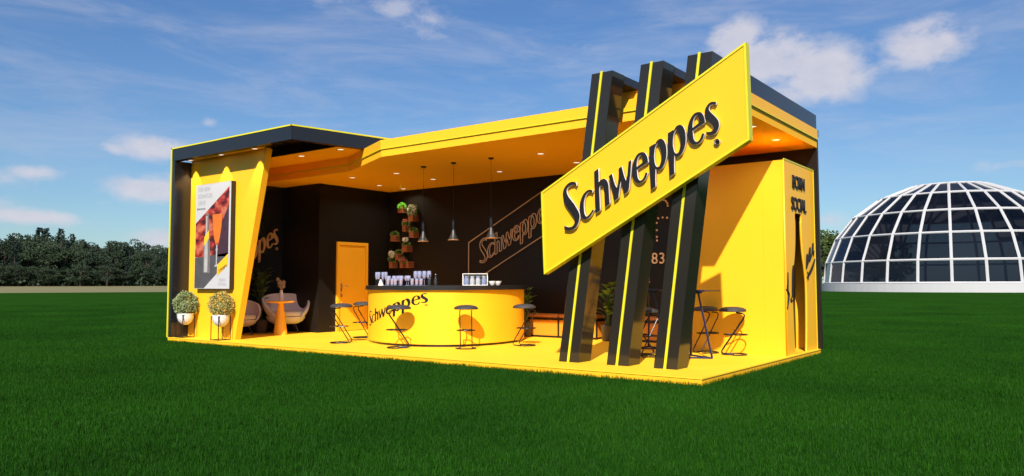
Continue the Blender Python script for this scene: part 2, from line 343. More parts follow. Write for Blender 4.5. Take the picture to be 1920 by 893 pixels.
def reg_mark(fn, depth, mats, name, parent, su=1.):
    ring = [(2.614+.038*math.cos(a)*1, 1.566+.038*math.sin(a)) for a in [2*math.pi*k/20 for k in range(20)]]
    inner = [(2.614+.029*math.cos(a)*1, 1.566+.029*math.sin(a)) for a in [2*math.pi*k/20 for k in range(20)]]
    o = fill_mesh([ring, inner], depth, fn, mats, name, parent)
    text_mesh('R', .05, depth, lambda u, v, w: fn(2.614+u, 1.549+v, w), mats[:1], 'mark_letter', o)
    return o

H0 = .0857        # deck level
# ------------------------------------------------------------------ ground
def ground_mat():
    m = bpy.data.materials.new('lawn_ground'); m.use_nodes = True; t = m.node_tree; b = t.nodes['Principled BSDF']; b.inputs['Roughness'].default_value = .95; b.inputs['Specular IOR Level'].default_value = 0
    g = t.nodes.new('ShaderNodeNewGeometry')
    def nz(s, d):
        n = t.nodes.new('ShaderNodeTexNoise'); n.inputs['Scale'].default_value = s; n.inputs['Detail'].default_value = d; t.links.new(g.outputs['Position'], n.inputs['Vector']); return n.outputs['Fac']
    a = nz(.25, 6); c = nz(14, 6)
    ad = t.nodes.new('ShaderNodeMath'); ad.operation = 'ADD'; t.links.new(a, ad.inputs[0]); t.links.new(c, ad.inputs[1])
    mr = t.nodes.new('ShaderNodeMapRange'); mr.inputs[1].default_value = .7; mr.inputs[2].default_value = 1.3; t.links.new(ad.outputs[0], mr.inputs[0])
    mx = t.nodes.new('ShaderNodeMix'); mx.data_type = 'RGBA'; mx.inputs[6].default_value = (.0105, .044, .0050, 1); mx.inputs[7].default_value = (.0185, .064, .0078, 1)
    t.links.new(mr.outputs[0], mx.inputs[0]); t.links.new(mx.outputs[2], b.inputs['Base Color']); return m
M_['lawn'] = ground_mat()
bm = B(); bmesh.ops.create_circle(bm, cap_ends=True, radius=2500, segments=96)
tag(link('lawn', bm, 'lawn'), kind='structure')
M_['straw'] = mat('dry_field', (.165, .145, .055), .95, var=.12, vscale=.06)
bm = B(); vs = []
ds = [128, 155, 200, 260, 330]; zs = [.004, .12, .38, .66, .9]
for d, z in zip(ds, zs):
    vs.append([bm.verts.new((3.6+d/math.cos(R(t))*0+d*math.sin(R(a)), -8.5+d*math.cos(R(a)), z)) for t, a in [(0, a) for a in range(-100, -27, 4)]])
for a, b in zip(vs, vs[1:]):
    for i in range(len(a)-1): bm.faces.new((a[i], a[i+1], b[i+1], b[i]))
bmesh.ops.recalc_face_normals(bm, faces=bm.faces[:])
tag(link('dry_field', bm, 'straw'), kind='structure')

# grass: one 1.5 m patch of blades repeated by geometry nodes
def grass():
    rng = random.Random(3); bm = B(); S_ = 1.5
    for _ in range(GRASS_N):
        x, y = rng.uniform(-S_/2, S_/2), rng.uniform(-S_/2, S_/2)
        h = rng.uniform(.024, .056)*(1+.25*math.sin(x*9)*math.cos(y*7)); a = rng.uniform(0, 6.283); ln = rng.uniform(.005, .022); b = rng.uniform(0, 6.283)
        w = rng.uniform(.0012, .0023); dx, dy = math.cos(a)*w, math.sin(a)*w; lx, ly = math.cos(b)*ln, math.sin(b)*ln
        v = [bm.verts.new((x-dx, y-dy, 0)), bm.verts.new((x+dx, y+dy, 0)), bm.verts.new((x+dx*.8+lx*.4, y+dy*.8+ly*.4, h*.6)), bm.verts.new((x-dx*.8+lx*.4, y-dy*.8+ly*.4, h*.6)), bm.verts.new((x+lx, y+ly, h))]
        bm.faces.new((v[0], v[1], v[2], v[3])); bm.faces.new((v[3], v[2], v[4]))
    m = bpy.data.materials.new('grass_blade'); m.use_nodes = True; t = m.node_tree; p = t.nodes['Principled BSDF']; p.inputs['Roughness'].default_value = .55; p.inputs['Specular IOR Level'].default_value = .06
    g = t.nodes.new('ShaderNodeNewGeometry'); n = t.nodes.new('ShaderNodeTexNoise'); n.inputs['Scale'].default_value = .35; n.inputs['Detail'].default_value = 5; t.links.new(g.outputs['Position'], n.inputs['Vector'])
    ad = t.nodes.new('ShaderNodeMath'); ad.operation = 'MULTIPLY_ADD'; ad.inputs[1].default_value = .5; t.links.new(g.outputs['Random Per Island'], ad.inputs[0]); t.links.new(n.outputs['Fac'], ad.inputs[2])
    mr = t.nodes.new('ShaderNodeMapRange'); mr.inputs[1].default_value = .35; mr.inputs[2].default_value = 1.15; t.links.new(ad.outputs[0], mr.inputs[0])
    mx = t.nodes.new('ShaderNodeMix'); mx.data_type = 'RGBA'; mx.inputs[6].default_value = GR1; mx.inputs[7].default_value = GR2
    t.links.new(mr.outputs[0], mx.inputs[0]); t.links.new(mx.outputs[2], p.inputs['Base Color'])
    M_['blade'] = m
    o = link('grass', bm, 'blade'); tag(o, kind='stuff', label='short dense green grass of the open lawn', cat='grass')
    ng = bpy.data.node_groups.new('grass_spread', 'GeometryNodeTree')
    ng.interface.new_socket('Geometry', in_out='INPUT', socket_type='NodeSocketGeometry'); ng.interface.new_socket('Geometry', in_out='OUTPUT', socket_type='NodeSocketGeometry')
    gi = ng.nodes.new('NodeGroupInput'); go = ng.nodes.new('NodeGroupOutput')
    gr = ng.nodes.new('GeometryNodeMeshGrid'); nx, ny = 46, 40
    gr.inputs['Size X'].default_value = (nx-1)*S_; gr.inputs['Size Y'].default_value = (ny-1)*S_; gr.inputs['Vertices X'].default_value = nx; gr.inputs['Vertices Y'].default_value = ny
    tf = ng.nodes.new('GeometryNodeTransform'); tf.inputs['Translation'].default_value = (-7.5, 17.5, 0)
    ip = ng.nodes.new('GeometryNodeInstanceOnPoints')
    rv = ng.nodes.new('FunctionNodeRandomValue'); rv.data_type = 'INT'; rv.inputs[4].default_value = 0; rv.inputs[5].default_value = 3
    ml = ng.nodes.new('ShaderNodeMath'); ml.operation = 'MULTIPLY'; ml.inputs[1].default_value = math.pi/2
    cx = ng.nodes.new('ShaderNodeCombineXYZ')
    l = ng.links.new; l(gr.outputs['Mesh'], tf.inputs['Geometry']); l(tf.outputs[0], ip.inputs['Points']); l(gi.outputs[0], ip.inputs['Instance'])
    l(rv.outputs[2], ml.inputs[0]); l(ml.outputs[0], cx.inputs[2]); l(cx.outputs[0], ip.inputs['Rotation']); l(ip.outputs[0], go.inputs[0])
    md = o.modifiers.new('spread', 'NODES'); md.node_group = ng
    return o
GRASS_N = 10000; GR1 = (.0040, .026, .0016, 1); GR2 = (.0205, .094, .0050, 1)
grass()

# ------------------------------------------------------------------ the pavilion
PAV = empty('exhibition_pavilion', (-5.9, 2.5, 0), 0, 'yellow and black open-fronted exhibition pavilion with flat roof standing on the lawn', 'pavilion')
def part(name, bm, m, parent=PAV, smooth=False, label=None):
    o = link(name, bm, m, None, smooth) if isinstance(bm, bmesh.types.BMesh) else bm
    o.parent = parent
    o.matrix_parent_inverse = Matrix.Translation(-Vector(PAV.location)) if parent == PAV else Matrix()
    if label: o['label'] = label
    return o
XL = -11.84
deck = part('deck', prism(B(), [(XL, 0), (0, 0), (0, 5), (XL, 5)], .072, H0), 'floor')
part('deck_edge', box(B(), XL+.01, -.01, .01, 4.99, 0, .066), 'yellow')
bm = B(); box(bm, XL+.02, -.02, .02, 4.98, .066, .072); part('shadow_gap', bm, 'tube')
part('back_wall', box(B(), XL, .02, 4.95, 5.02, H0, 3.8), 'wall')
part('side_wall', box(B(), XL, -11.70, .004, 4.95, H0, 3.8), 'navy')
cw = part('storage_room_wall', prism(B(), [(-11.70, 2.75), (-10.37, 2.75), (-10.37, 4.95), (-11.70, 4.95)], H0, 3.5), 'wall')
# roof
roofp = [(.02, 1.07), (-6.56, 1.07), (-8.42, 1.93), (-11.70, 1.93), (-11.70, 4.95), (.02, 4.95)]
roof = part('roof', prism(B(), roofp, 3.5, 3.80), 'ceiling')
def along(bm, a, b, off, th, z0, z1, e0=0, e1=0):
    """slab standing outward of edge a->b (outside = right of a->b)"""
    a = Vector(a); b = Vector(b); d = (b-a).normalized(); n = Vector((-d.y, d.x))
    a = a-d*e0; b = b+d*e1
    p = [a+n*off, b+n*off, b+n*(off+th), a+n*(off+th)]
    return hexa(bm, [(q.x, q.y, z0) for q in p], [(q.x, q.y, z1) for q in p])
edges = [((-11.69, 1.93), (-8.42, 1.93)), ((-8.42, 1.93), (-6.56, 1.07)), ((-6.56, 1.07), (.02, 1.07))]
fa = B()
for a, b in edges: along(fa, a, b, -.016, .014, 3.648, 3.806, 0 if a[0] < -11 else .003, .003)
along(fa, (.036, 1.055), (.036, 4.95), -.0, .014, 3.648, 3.806)
part('fascia_band', fa, 'yellow')
fl = B()
for a, b in edges: along(fl, a, b, -.024, .022, 3.632, 3.645, 0, .004)
along(fl, (.044, 1.046), (.044, 4.95), 0, .022, 3.632, 3.645)
part('fascia_trim', fl, 'lime')
# portal frame over the left bay
top = [(XL, 0), (-7.75, 0), (-7.40, 1.75), (-7.60, 1.75), (-7.92, .15), (XL, .15)]
part('portal_beam', hexa(B(), [(x, y, 3.803) for x, y in top], [(x, y, 4.05) for x, y in top]) if False else prism(B(), [(XL, 0), (-7.75, 0), (-7.87, .15), (XL, .15)], 3.803, 4.05), 'navy')
part('portal_beam', prism(B(), [(-7.747, .004), (-7.33, 2.12), (-7.48, 2.12), (-7.867, .154)], 3.803, 4.049), 'navy')
part('portal_roof', prism(B(), [(XL+.004, .15), (-7.87, .154), (-7.50, 1.93), (-11.70, 1.93), (XL+.004, 1.93)], 4.0, 4.044), 'wall')
part('niche_soffit', box(B(), -11.70, -9.06, .152, .50, 3.83, 3.86), 'ceiling')
part('soffit_face', box(B(), -11.70, -7.75, .985, .998, 3.80, 3.998), 'wall')
part('soffit', prism(B(), [(-11.70, 1.0), (-7.72, 1.0), (-7.53, 1.93), (-11.70, 1.93)], 3.803, 3.97), 'ceiling')
tr = B()
box(tr, XL-.006, XL+.03, -.012, .004, H0, 4.078)
box(tr, XL-.006, -7.745, -.012, .02, 4.052, 4.078)
hexa(tr, [(-7.742, -.012, 4.052), (-7.325, 2.12, 4.052), (-7.355, 2.12, 4.052), (-7.772, -.012, 4.052)], [(-7.742, -.012, 4.078), (-7.325, 2.12, 4.078), (-7.355, 2.12, 4.078), (-7.772, -.012, 4.078)])
part('portal_trim', tr, 'lime')
# slanted panel behind the poster
def py(z): return .38
def slab(bm, x0b, x1b, x0t, x1t, z0, z1, fy, th):
    return hexa(bm, [(x0b, fy(z0), z0), (x1b, fy(z0), z0), (x1b, fy(z0)+th, z0), (x0b, fy(z0)+th, z0)], [(x0t, fy(z1), z1), (x1t, fy(z1), z1), (x1t, fy(z1)+th, z1), (x0t, fy(z1)+th, z1)])
part('slanted_panel', slab(B(), -11.70, -9.97, -11.70, -9.03, H0, 3.828, py, .13), 'yellow')
# downlights
def downlight(x, y, z, label=None, power=0, r=.062):
    d = lathe(B(), [(r+.014, 0), (r+.014, -.006), (r, -.008), (r, -.002)], 20)
    for v in d.verts: v.co.x += x-PAV.location.x; v.co.y += y-PAV.location.y; v.co.z += z
    o = link('downlight', d, 'lampring', PAV, True)
    g = B(); bmesh.ops.create_circle(g, cap_ends=True, radius=r*.98, segments=20)
    for v in g.verts: v.co = Vector((v.co.x+x-PAV.location.x, v.co.y+y-PAV.location.y, z-.004))
    link('lamp_lens', g, 'lampwhite', o)
    if power:
        l = bpy.data.lights.new('downlight_beam', 'SPOT'); l.energy = power; l.spot_size = R(62 if y < .5 else 150); l.spot_blend = .25 if y < .5 else .9; l.color = (1, .86, .62); l.shadow_soft_size = .02
        lo = bpy.data.objects.new('downlight_beam', l); COL.objects.link(lo); lo.location = (x-PAV.location.x, y-PAV.location.y, z-.02); lo.parent = o
for x in (-11.53, -10.39, -9.24): downlight(x, .245, 3.83, power=32)
for x, y in [(-9.09, 1.245), (-7.86, 1.225)]: downlight(x, y, 3.803)
for x, y in [(-9.04, 2.56), (-7.82, 2.69), (-4.05, 2.54), (-2.15, 2.54), (-.235, 2.5), (-9.55, 3.83), (-7.83, 3.82), (-5.96, 3.81), (-4.07, 3.77), (-2.18, 3.77), (-.29, 3.77)]: downlight(x, y, 3.5, power=24.0)
downlight(-9.56, 4.62, 3.5, power=22)
# leaning columns with beams to the back wall
for xb, xt in [(-2.435, -1.72), (-1.655, -.97), (-.95, -.31)]:
    yb, yt = .65, .43; c = B()
    hexa(c, [(xb, yb, H0), (xb+.33, yb, H0), (xb+.33, yb+.33, H0), (xb, yb+.33, H0)], [(xt, yt, 4.07), (xt+.33, yt, 4.07), (xt+.33, yt+.33, 4.07), (xt, yt+.33, 4.07)])
    bmesh.ops.bevel(c, geom=c.edges[:], offset=.004, segments=1, affect='EDGES')
    o = part('column', c, 'black')
    s = B(); k = .145; w = .034
    hexa(s, [(xb+k, yb-.012, H0), (xb+k+w, yb-.012, H0), (xb+k+w, yb, H0), (xb+k, yb, H0)], [(xt+k, yt-.012, 4.085), (xt+k+w, yt-.012, 4.085), (xt+k+w, yt, 4.085), (xt+k, yt, 4.085)])
    l = link('light_strip', s, 'lime', o); l.matrix_parent_inverse = Matrix()
    bb = B(); box(bb, xt+.003, xt+.327, yt+.325, 4.96, 3.812 if xt > -.5 else 3.95, 4.066, .004)
    if xt < -.5: box(bb, xt+.003, xt+.327, 4.70, 4.96, 3.802, 3.948); part('beam_packer', box(B(), xt+.012, xt+.30, 1.16, 4.69, 3.802, 3.947), 'ceiling')
    part('roof_beam', bb, 'black')
part('back_post', box(B(), -.30, .03, 4.90, 5.03, 3.70, 3.812), 'black')
# end panel with the bottle-shaped recess
part('end_box', box(B(), -1.75, -.393, 3.36, 4.948, H0, 3.10), 'yellow')
bm = B(); box(bm, -.392, -.083, 3.36, 3.385, H0, 3.10); box(bm, -.392, -.083, 4.905, 4.948, H0, 3.10); box(bm, -.392, -.083, 3.386, 4.904, 3.07, 3.099); part('end_box_sides', bm, 'yellow')
cy = 4.03
prof = [(H0+.004, .30), (.3, .33), (.6, .355), (.95, .372), (1.2, .362), (1.4, .31), (1.6, .235), (1.8, .188), (2.0, .165), (2.18, .16), (2.2, .175), (2.28, .175), (2.31, .15)]
hs = crom([(z, w, 0) for z, w in prof], 4)
hole = [(cy+q.y, q.x) for q in hs]+[(cy-q.y, q.x) for q in reversed(hs)]
ep = fill_mesh([[(3.36, H0), (4.948, H0), (4.948, 3.10), (3.36, 3.10)], hole], .032, lambda u, v, w: (-.082+w, u, v), ['yellow'], 'end_panel'); part('', ep, None)
bp = B(); box(bp, -.3915, -.389, 3.387, 4.903, H0, 3.068); o = link('recess_back', bp, 'wall', ep)
tr = B(); box(tr, -.062, -.044, 3.356, 4.932, 3.101, 3.122); box(tr, -.062, -.044, 4.931, 4.949, H0, 3.122); link('panel_trim', tr, 'lime', ep)
def fx(y0, z0): return lambda u, v, w: (-.05+w, y0+u, z0+v)
text_mesh('BORN', .30, .02, fx(4.06, 2.70), ['letter'], 'lettering', ep, 1.0, .80)
text_mesh('SOCIAL', .30, .02, fx(4.05, 2.32+.03), ['letter'], 'lettering', ep, .95, .80)
def stroke(pts, r=.014):
    sc = B(); c = crom([(-.045, y, z) for y, z in pts], 5); n = len(c); tube(sc, c, [r*(.45+.75*math.sin(math.pi*(i+.5)/n)) for i in range(n)], 6)
    link('script_stroke', sc, 'letter', ep)
stroke([(3.42, 1.36), (3.40, 1.20), (3.375, 1.08), (3.42, 1.02), (3.40, .92), (3.36, .80)], .02); stroke([(3.36, 1.16), (3.41, 1.04), (3.44, .96)], .012)
stroke([(3.52, .90), (3.58, .97), (3.64, 1.03), (3.66, 1.2), (3.67, 1.40), (3.695, 1.46), (3.70, 1.34), (3.68, 1.12), (3.655, .95)], .013); stroke([(3.52, .95), (3.56, .92), (3.62, .93)], .014); stroke([(3.60, 1.0), (3.625, 1.25), (3.65, 1.42)], .010)
stroke([(4.38, 1.42), (4.41, 1.60), (4.45, 1.66), (4.44, 1.52), (4.40, 1.45), (4.47, 1.55), (4.50, 1.62)], .016); stroke([(4.50, 1.50), (4.55, 1.68), (4.62, 1.78), (4.60, 1.64), (4.56, 1.56), (4.66, 1.62), (4.72, 1.70)], .015)
stroke([(4.70, 1.62), (4.74, 1.76), (4.79, 1.86), (4.78, 1.72), (4.80, 1.66), (4.88, 1.74)], .014); stroke([(4.42, 1.28), (4.52, 1.34), (4.66, 1.42), (4.80, 1.52), (4.89, 1.60)], .019); stroke([(4.45, 1.38), (4.48, 1.30), (4.46, 1.24)], .014)
# door in the storage room wall
DX = -10.37
d = empty('door', (0, 0, 0)); d.parent = PAV; d.matrix_parent_inverse = Matrix.Translation(-Vector(PAV.location))
dl = link('door_leaf', box(B(), DX+.002, DX+.022, 3.33, 4.13, H0+.01, 2.10, .003), 'door', d)
fr = B(); box(fr, DX+.002, DX+.05, 3.255, 3.325, H0, 2.18); box(fr, DX+.002, DX+.05, 4.135, 4.205, H0, 2.18); box(fr, DX+.002, DX+.05, 3.325, 4.135, 2.105, 2.18); link('door_frame', fr, 'door', d)
hd = B(); box(hd, DX+.022, DX+.032, 3.38, 3.42, 1.02, 1.20, .004); tube(hd, [(DX+.03, 3.40, 1.14), (DX+.075, 3.40, 1.14), (DX+.08, 3.42, 1.14), (DX+.08, 3.56, 1.14)], .011); lathe(hd, [(0, 0), (.02, 0), (.02, .01), (0, .012)], 12, (DX+.03, 3.40, .93)); box(hd, DX+.022, DX+.032, 3.38, 3.42, .89, .96, .004)
link('door_handle', hd, 'steel', d)

# ------------------------------------------------------------------ signs
def sy(z): return .40-.055*(z-1.33)
SIGN = empty('sign_board', (-1.0, .4, 1.3), 0, 'large slanted yellow sign board with dark script letters across the three leaning columns', 'sign')
ip = Matrix.Translation(-Vector(SIGN.location))
def spart(o): o.parent = SIGN; o.matrix_parent_inverse = ip; return o
def slant(bm, u0, u1, v0, v1, w0, w1):
    """parallelogram slab on the board: v measured above the lower edge"""
    def P(u, v, w): z = 1.33+.518*u+v; return (-2.5+u, sy(z)-w, z)
    return hexa(bm, [P(u0, v0, w0), P(u1, v0, w0), P(u1, v0, w1), P(u0, v0, w1)], [P(u0, v1, w0), P(u1, v1, w0), P(u1, v1, w1), P(u0, v1, w1)])
board = spart(link('board', slant(B(), 0, 3.0, 0, 1.15, -.10, 0), 'signyel'))
tb = B(); e = .022
slant(tb, -.004, 3.004, -.005, e, -.104, .012); slant(tb, -.004, 3.004, 1.15-e, 1.156, -.104, .012); slant(tb, -.006, e, e+.001, 1.149-e, -.104, .012); slant(tb, 3-e, 3.006, e+.001, 1.149-e, -.104, .012)
spart(link('board_trim', tb, 'lime'))
def fsign(u, v, w): z = 1.33+v; return (-2.5+u, sy(z)-.002-w, z)
for ol in word_outlines(): spart(fill_mesh(ol, .05, fsign, ['letter', 'white'], 'letter'))
spart(reg_mark(fsign, .035, ['letter', 'white'], 'trademark_dot', None))
for xc in (-2.05, -1.25, -.5):
    z = 1.33+.518*(xc+2.5)+.575; kb = B(); zz = z; yb = .65-.22*(zz-H0)/3.984
    box(kb, xc-.05, xc+.05, sy(zz)+.098, yb+.002, zz-.05, zz+.05); spart(link('bracket', kb, 'steel'))

WS = empty('wall_sign', (-6.4, 4.94, 1.2), 0, 'slanted outline sign in bronze rope light with script word on the dark back wall', 'wall sign')
ip2 = Matrix.Translation(-Vector(WS.location))
def fback(u, v, w=0): return (-7.74+.86*u, 4.932-w, 1.17+.84*v)
for ol in word_outlines():
    bm = B()
    for l in ol: tube(bm, [fback(a, b) for a, b in l], .011, 5, closed=True)
    o = link('letter_outline', bm, 'rope', WS, True); o.matrix_parent_inverse = ip2
bm = B(); q = [(0, 0), (3.0, .515*3), (3.0, .515*3+1.15), (0, 1.15)]
for a, b in zip(q, q[1:]+q[:1]): tube(bm, [fback(*a), fback(*b)], .012, 6)
o = link('outline_frame', bm, 'rope', WS); o.matrix_parent_inverse = ip2
lw = empty('wall_lettering', (-11.69, 1.5, 1.5), 0, 'bronze script letters rising along the dark left wall behind the armchairs', 'lettering')
ip3 = Matrix.Translation(-Vector(lw.location))
sc_ = .95
def fleft(u, v, w): return (-11.698+w, 2.60-.80*(2.66-u), 2.49-sc_*(2.05-v))
for ol in word_outlines(): o = fill_mesh(ol, .03, fleft, ['bronze'], 'letter', lw); o.matrix_parent_inverse = ip3
o = reg_mark(fleft, .03, ['bronze'], 'trademark_dot', lw); o.matrix_parent_inverse = ip3
# dotted bulbs picture
BD = empty('bulb_sign', (-2.95, 4.94, 1.2), 0, 'dotted bulb fountain with the numerals 1783 on the dark back wall', 'bulb sign')
ip4 = Matrix.Translation(-Vector(BD.location))
def bulb(x, z):
    bm = B(); lathe(bm, [(0, -.022), (.016, -.016), (.022, 0), (.016, .016), (0, .022)], 8, (x, 4.935, z)); o = link('bulb', bm, 'bulb', BD, True); o.matrix_parent_inverse = ip4
for i in range(11): bulb(-3.17, 1.22+i*.066)
for i in range(11): bulb(-2.36, 1.22+i*.066)
for z in (2.02, 2.09, 2.22, 2.36, 2.60, 2.66, 2.80): bulb(-2.985, z)
for k, (ax, hx, zc, hz) in enumerate([(-2.86, .24, 2.32, .14), (-2.88, .13, 2.68, .13)]):
    for i in range(9): t = math.pi*i/8; bulb(ax-hx*math.cos(t), zc+hz*math.sin(t))
for k, ch_ in enumerate('1783'): o = text_mesh(ch_, .30, .02, lambda u, v, w: (-3.35+.155*k+u, 4.945-w, 1.575+v), ['bulb'], 'numeral', BD, 1.0, .95); o.matrix_parent_inverse = ip4

# poster light box
PO = empty('poster', (-10.85, .4, 1.1), 0, 'tall framed drinks poster with bottle and orange cocktail on the slanted yellow panel', 'poster')
ip5 = Matrix.Translation(-Vector(PO.location))
Z0, Z1, X0, X1 = 1.10, 3.265, -11.31, -10.035
def pf(z): return py(z)-.105
def pst(name, poly, m, w):
    """flat thin piece on the poster face, poly in (x, z)"""
    bm = B(); hexa(bm, [(x, pf(z)-w, z) for x, z in poly], [(x, pf(z)-w-.0012, z) for x, z in poly]); o = link(name, bm, m, PO); o.matrix_parent_inverse = ip5; return o
o = link('light_box', slab(B(), X0-.004, X1+.004, X0-.004, X1+.004, Z0-.004, Z1+.004, pf, .103), 'black', PO); o.matrix_parent_inverse = ip5
M_['paper'] = mat('poster_white', (.50, .49, .51), .5, var=.01)
pm = bpy.data.materials.new('poster_photo'); pm.use_nodes = True; t = pm.node_tree; b = t.nodes['Principled BSDF']; b.inputs['Roughness'].default_value = .4
tcn = t.nodes.new('ShaderNodeTexCoord'); mpn = t.nodes.new('ShaderNodeMapping'); mpn.inputs['Scale'].default_value = (3.2, 1, 5.5); t.links.new(tcn.outputs['Object'], mpn.inputs[0])
nn = t.nodes.new('ShaderNodeTexNoise'); nn.inputs['Scale'].default_value = 1.4; nn.inputs['Detail'].default_value = 2; t.links.new(mpn.outputs[0], nn.inputs['Vector'])
cr = t.nodes.new('ShaderNodeValToRGB'); cr.color_ramp.elements[0].position = .36; cr.color_ramp.elements[0].color = (.05, .006, .008, 1); cr.color_ramp.elements[1].position = .66; cr.color_ramp.elements[1].color = (.50, .14, .07, 1)
e_ = cr.color_ramp.elements.new(.5); e_.color = (.34, .022, .014, 1)
t.links.new(nn.outputs['Fac'], cr.inputs[0]); t.links.new(cr.outputs[0], b.inputs['Base Color']); M_['photo'] = pm
M_['photodark'] = mat('poster_table_grey', (.075, .07, .075), .4, var=.3, vscale=6)
M_['photobrown'] = mat('poster_dark_glow', (.05, .018, .03), .4, var=.5, vscale=9)
M_['bottlegrey'] = mat('poster_bottle', (.40, .38, .38), .4, var=.35, vscale=9)
M_['bottledark'] = mat('poster_bottle_edge', (.16, .13, .13), .4, var=.3, vscale=7)
M_['drink'] = mat('poster_drink', (.62, .15, .012), .4, var=.25, vscale=5)
M_['textgrey'] = mat('poster_text', (.36, .36, .38), .5)
E = .0015
pst('paper', [(X0, Z0), (X1, Z0), (X1, Z1), (X0, Z1)], 'paper', .0015)
WI = X1-.06
pst('picture', [(X0+.01, 1.75), (WI, 1.75), (WI, Z1-.10), (X0+.01, 2.46)], 'photo', .003)
pst('picture_shadow', [(-10.50, 1.75), (WI, 1.75), (WI, 2.80), (-10.30, 2.50)], 'photobrown', .0045)
pst('picture_table', [(X0+.01, Z0+.01), (-10.95, Z0+.01), (WI, 1.66), (WI, 1.82), (X0+.01, 1.74)], 'photodark', .0045)
def bot(cx, z0, h, w): 
    pr = [(0, .9), (.02, 1), (.35, 1), (.55, .8), (.72, .48), (.96, .40), (.97, .48), (1, .46)]
    return [(cx+w*k, z0+h*t) for t, k in pr]+[(cx-w*k, z0+h*t) for t, k in reversed(pr)]
pst('picture_bottle', bot(-10.86, 1.42, 1.22, .125), 'bottledark', .006)
pst('picture_bottle_shine', bot(-10.885, 1.44, 1.16, .06), 'bottlegrey', .0068)
pst('picture_bottle_label', [(-10.97, 1.98), (-10.79, 2.13), (-10.79, 2.30), (-10.955, 2.17)], 'signyel', .0075)
g0 = -10.50
pst('picture_glass', [(g0-.10, 2.12), (g0-.03, 2.0), (g0+.03, 2.0), (g0+.10, 2.12), (g0+.15, 2.35), (g0+.175, 2.62), (g0-.175, 2.62), (g0-.15, 2.35)], 'drink', .006)
pst('picture_glass_stem', [(g0-.09, 1.55), (g0+.09, 1.55), (g0+.02, 1.60), (g0+.022, 1.86), (g0+.035, 1.90), (g0+.018, 1.94), (g0+.02, 2.02), (g0-.02, 2.02), (g0-.018, 1.94), (g0-.035, 1.90), (g0-.022, 1.86), (g0-.02, 1.60)], 'bottlegrey', .006)
pst('picture_tag', [(-10.47, 1.36), (WI, 1.58), (WI, 1.80), (-10.47, 1.58)], 'signyel', .0075)
for ol in word_outlines():
    o = fill_mesh(ol, .001, lambda u, v, w: (-10.465+.125*u, pf(1.4)-.0095-w, 1.36+.115*v), ['letter'], 'tag_letter', PO); o.matrix_parent_inverse = ip5
def ptext(s, size, x, z, m='textgrey', sx=1.):
    o = text_mesh(s, size, .001, lambda u, v, w: (x+u, pf(z+v)-.005-w, z+v), [m], 'poster_text', PO, 1.0, sx); o.matrix_parent_inverse = ip5
ptext('THE NEW', .125, -11.02, 3.12, sx=.82); ptext('SIGNATURE', .125, -10.97, 2.98, sx=.82); ptext('SERVE', .125, -11.08, 2.84, sx=.82); ptext('BORN SOCIAL', .05, -11.10, 2.74, 'letter')
ptext('BORN', .085, -10.28, 1.25); ptext('SOCIAL', .085, -10.28, 1.165)

# ------------------------------------------------------------------ bar counter
cpts = [(-7.55, 1.70), (-7.12, 1.42), (-6.62, 1.235), (-6.15, 1.215), (-5.66, 1.34), (-5.25, 1.64), (-5.03, 2.10), (-4.97, 2.65), (-5.04, 3.2), (-5.25, 3.67), (-5.60, 4.06), (-6.1, 4.25), (-6.8, 4.15), (-7.4, 3.75), (-7.78, 3.1), (-7.92, 2.5), (-7.84, 2.02)]
cc = [Vector((v.x, v.y)) for v in crom([(x, y, 0) for x, y in cpts], 8, True)]
def offset(poly, d):
    out = []; n = len(poly)
    for i in range(n):
        t = (poly[(i+1) % n]-poly[i-1]).normalized(); out.append((poly[i].x+t.y*d, poly[i].y-t.x*d))
    return out
CO = (-6.5, 2.7, H0)
CN = empty('bar_counter', CO, 0, 'oval yellow bar counter with black top and script word on its front', 'bar counter')
ipc = Matrix.Translation(-Vector(CO))
def cpart(n, bm, m, smooth=False): o = link(n, bm, m, CN, False); o.matrix_parent_inverse = ipc; return o
def shade_side(o):
    for f in o.data.polygons: f.use_smooth = True
    o.data.set_sharp_from_angle(angle=R(42))
o = cpart('counter_body', prism(B(), offset(cc, 0), .130, 1.083), 'counterbody'); shade_side(o)
cpart('plinth', prism(B(), offset(cc, -.03), H0, .130), 'black')
o = cpart('counter_top', prism(B(), offset(cc, .055), 1.083, 1.160), 'countertop'); shade_side(o)
# arc length along the front
acc = [0.]; 
for a, b in zip(cc, cc[1:]): acc.append(acc[-1]+(b-a).length)
def onarc(s):
    for i in range(len(cc)-1):
        if acc[i+1] >= s: break
    t = (s-acc[i])/(acc[i+1]-acc[i]); p = cc[i].lerp(cc[i+1], t); d = (cc[i+1]-cc[i]).normalized(); return p, Vector((d.y, -d.x))
def fcount(u, v, w):
    p, n = onarc(.24+.80*(u-.39)); q = p+n*(w-.004); return (q.x, q.y, .40+.43*(v-.59))
for ol in word_outlines(): o = fill_mesh(ol, .008, fcount, ['letter'], 'letter', CN, 4); o.matrix_parent_inverse = ipc
o = reg_mark(fcount, .008, ['letter'], 'trademark_dot', CN); o.matrix_parent_inverse = ipc

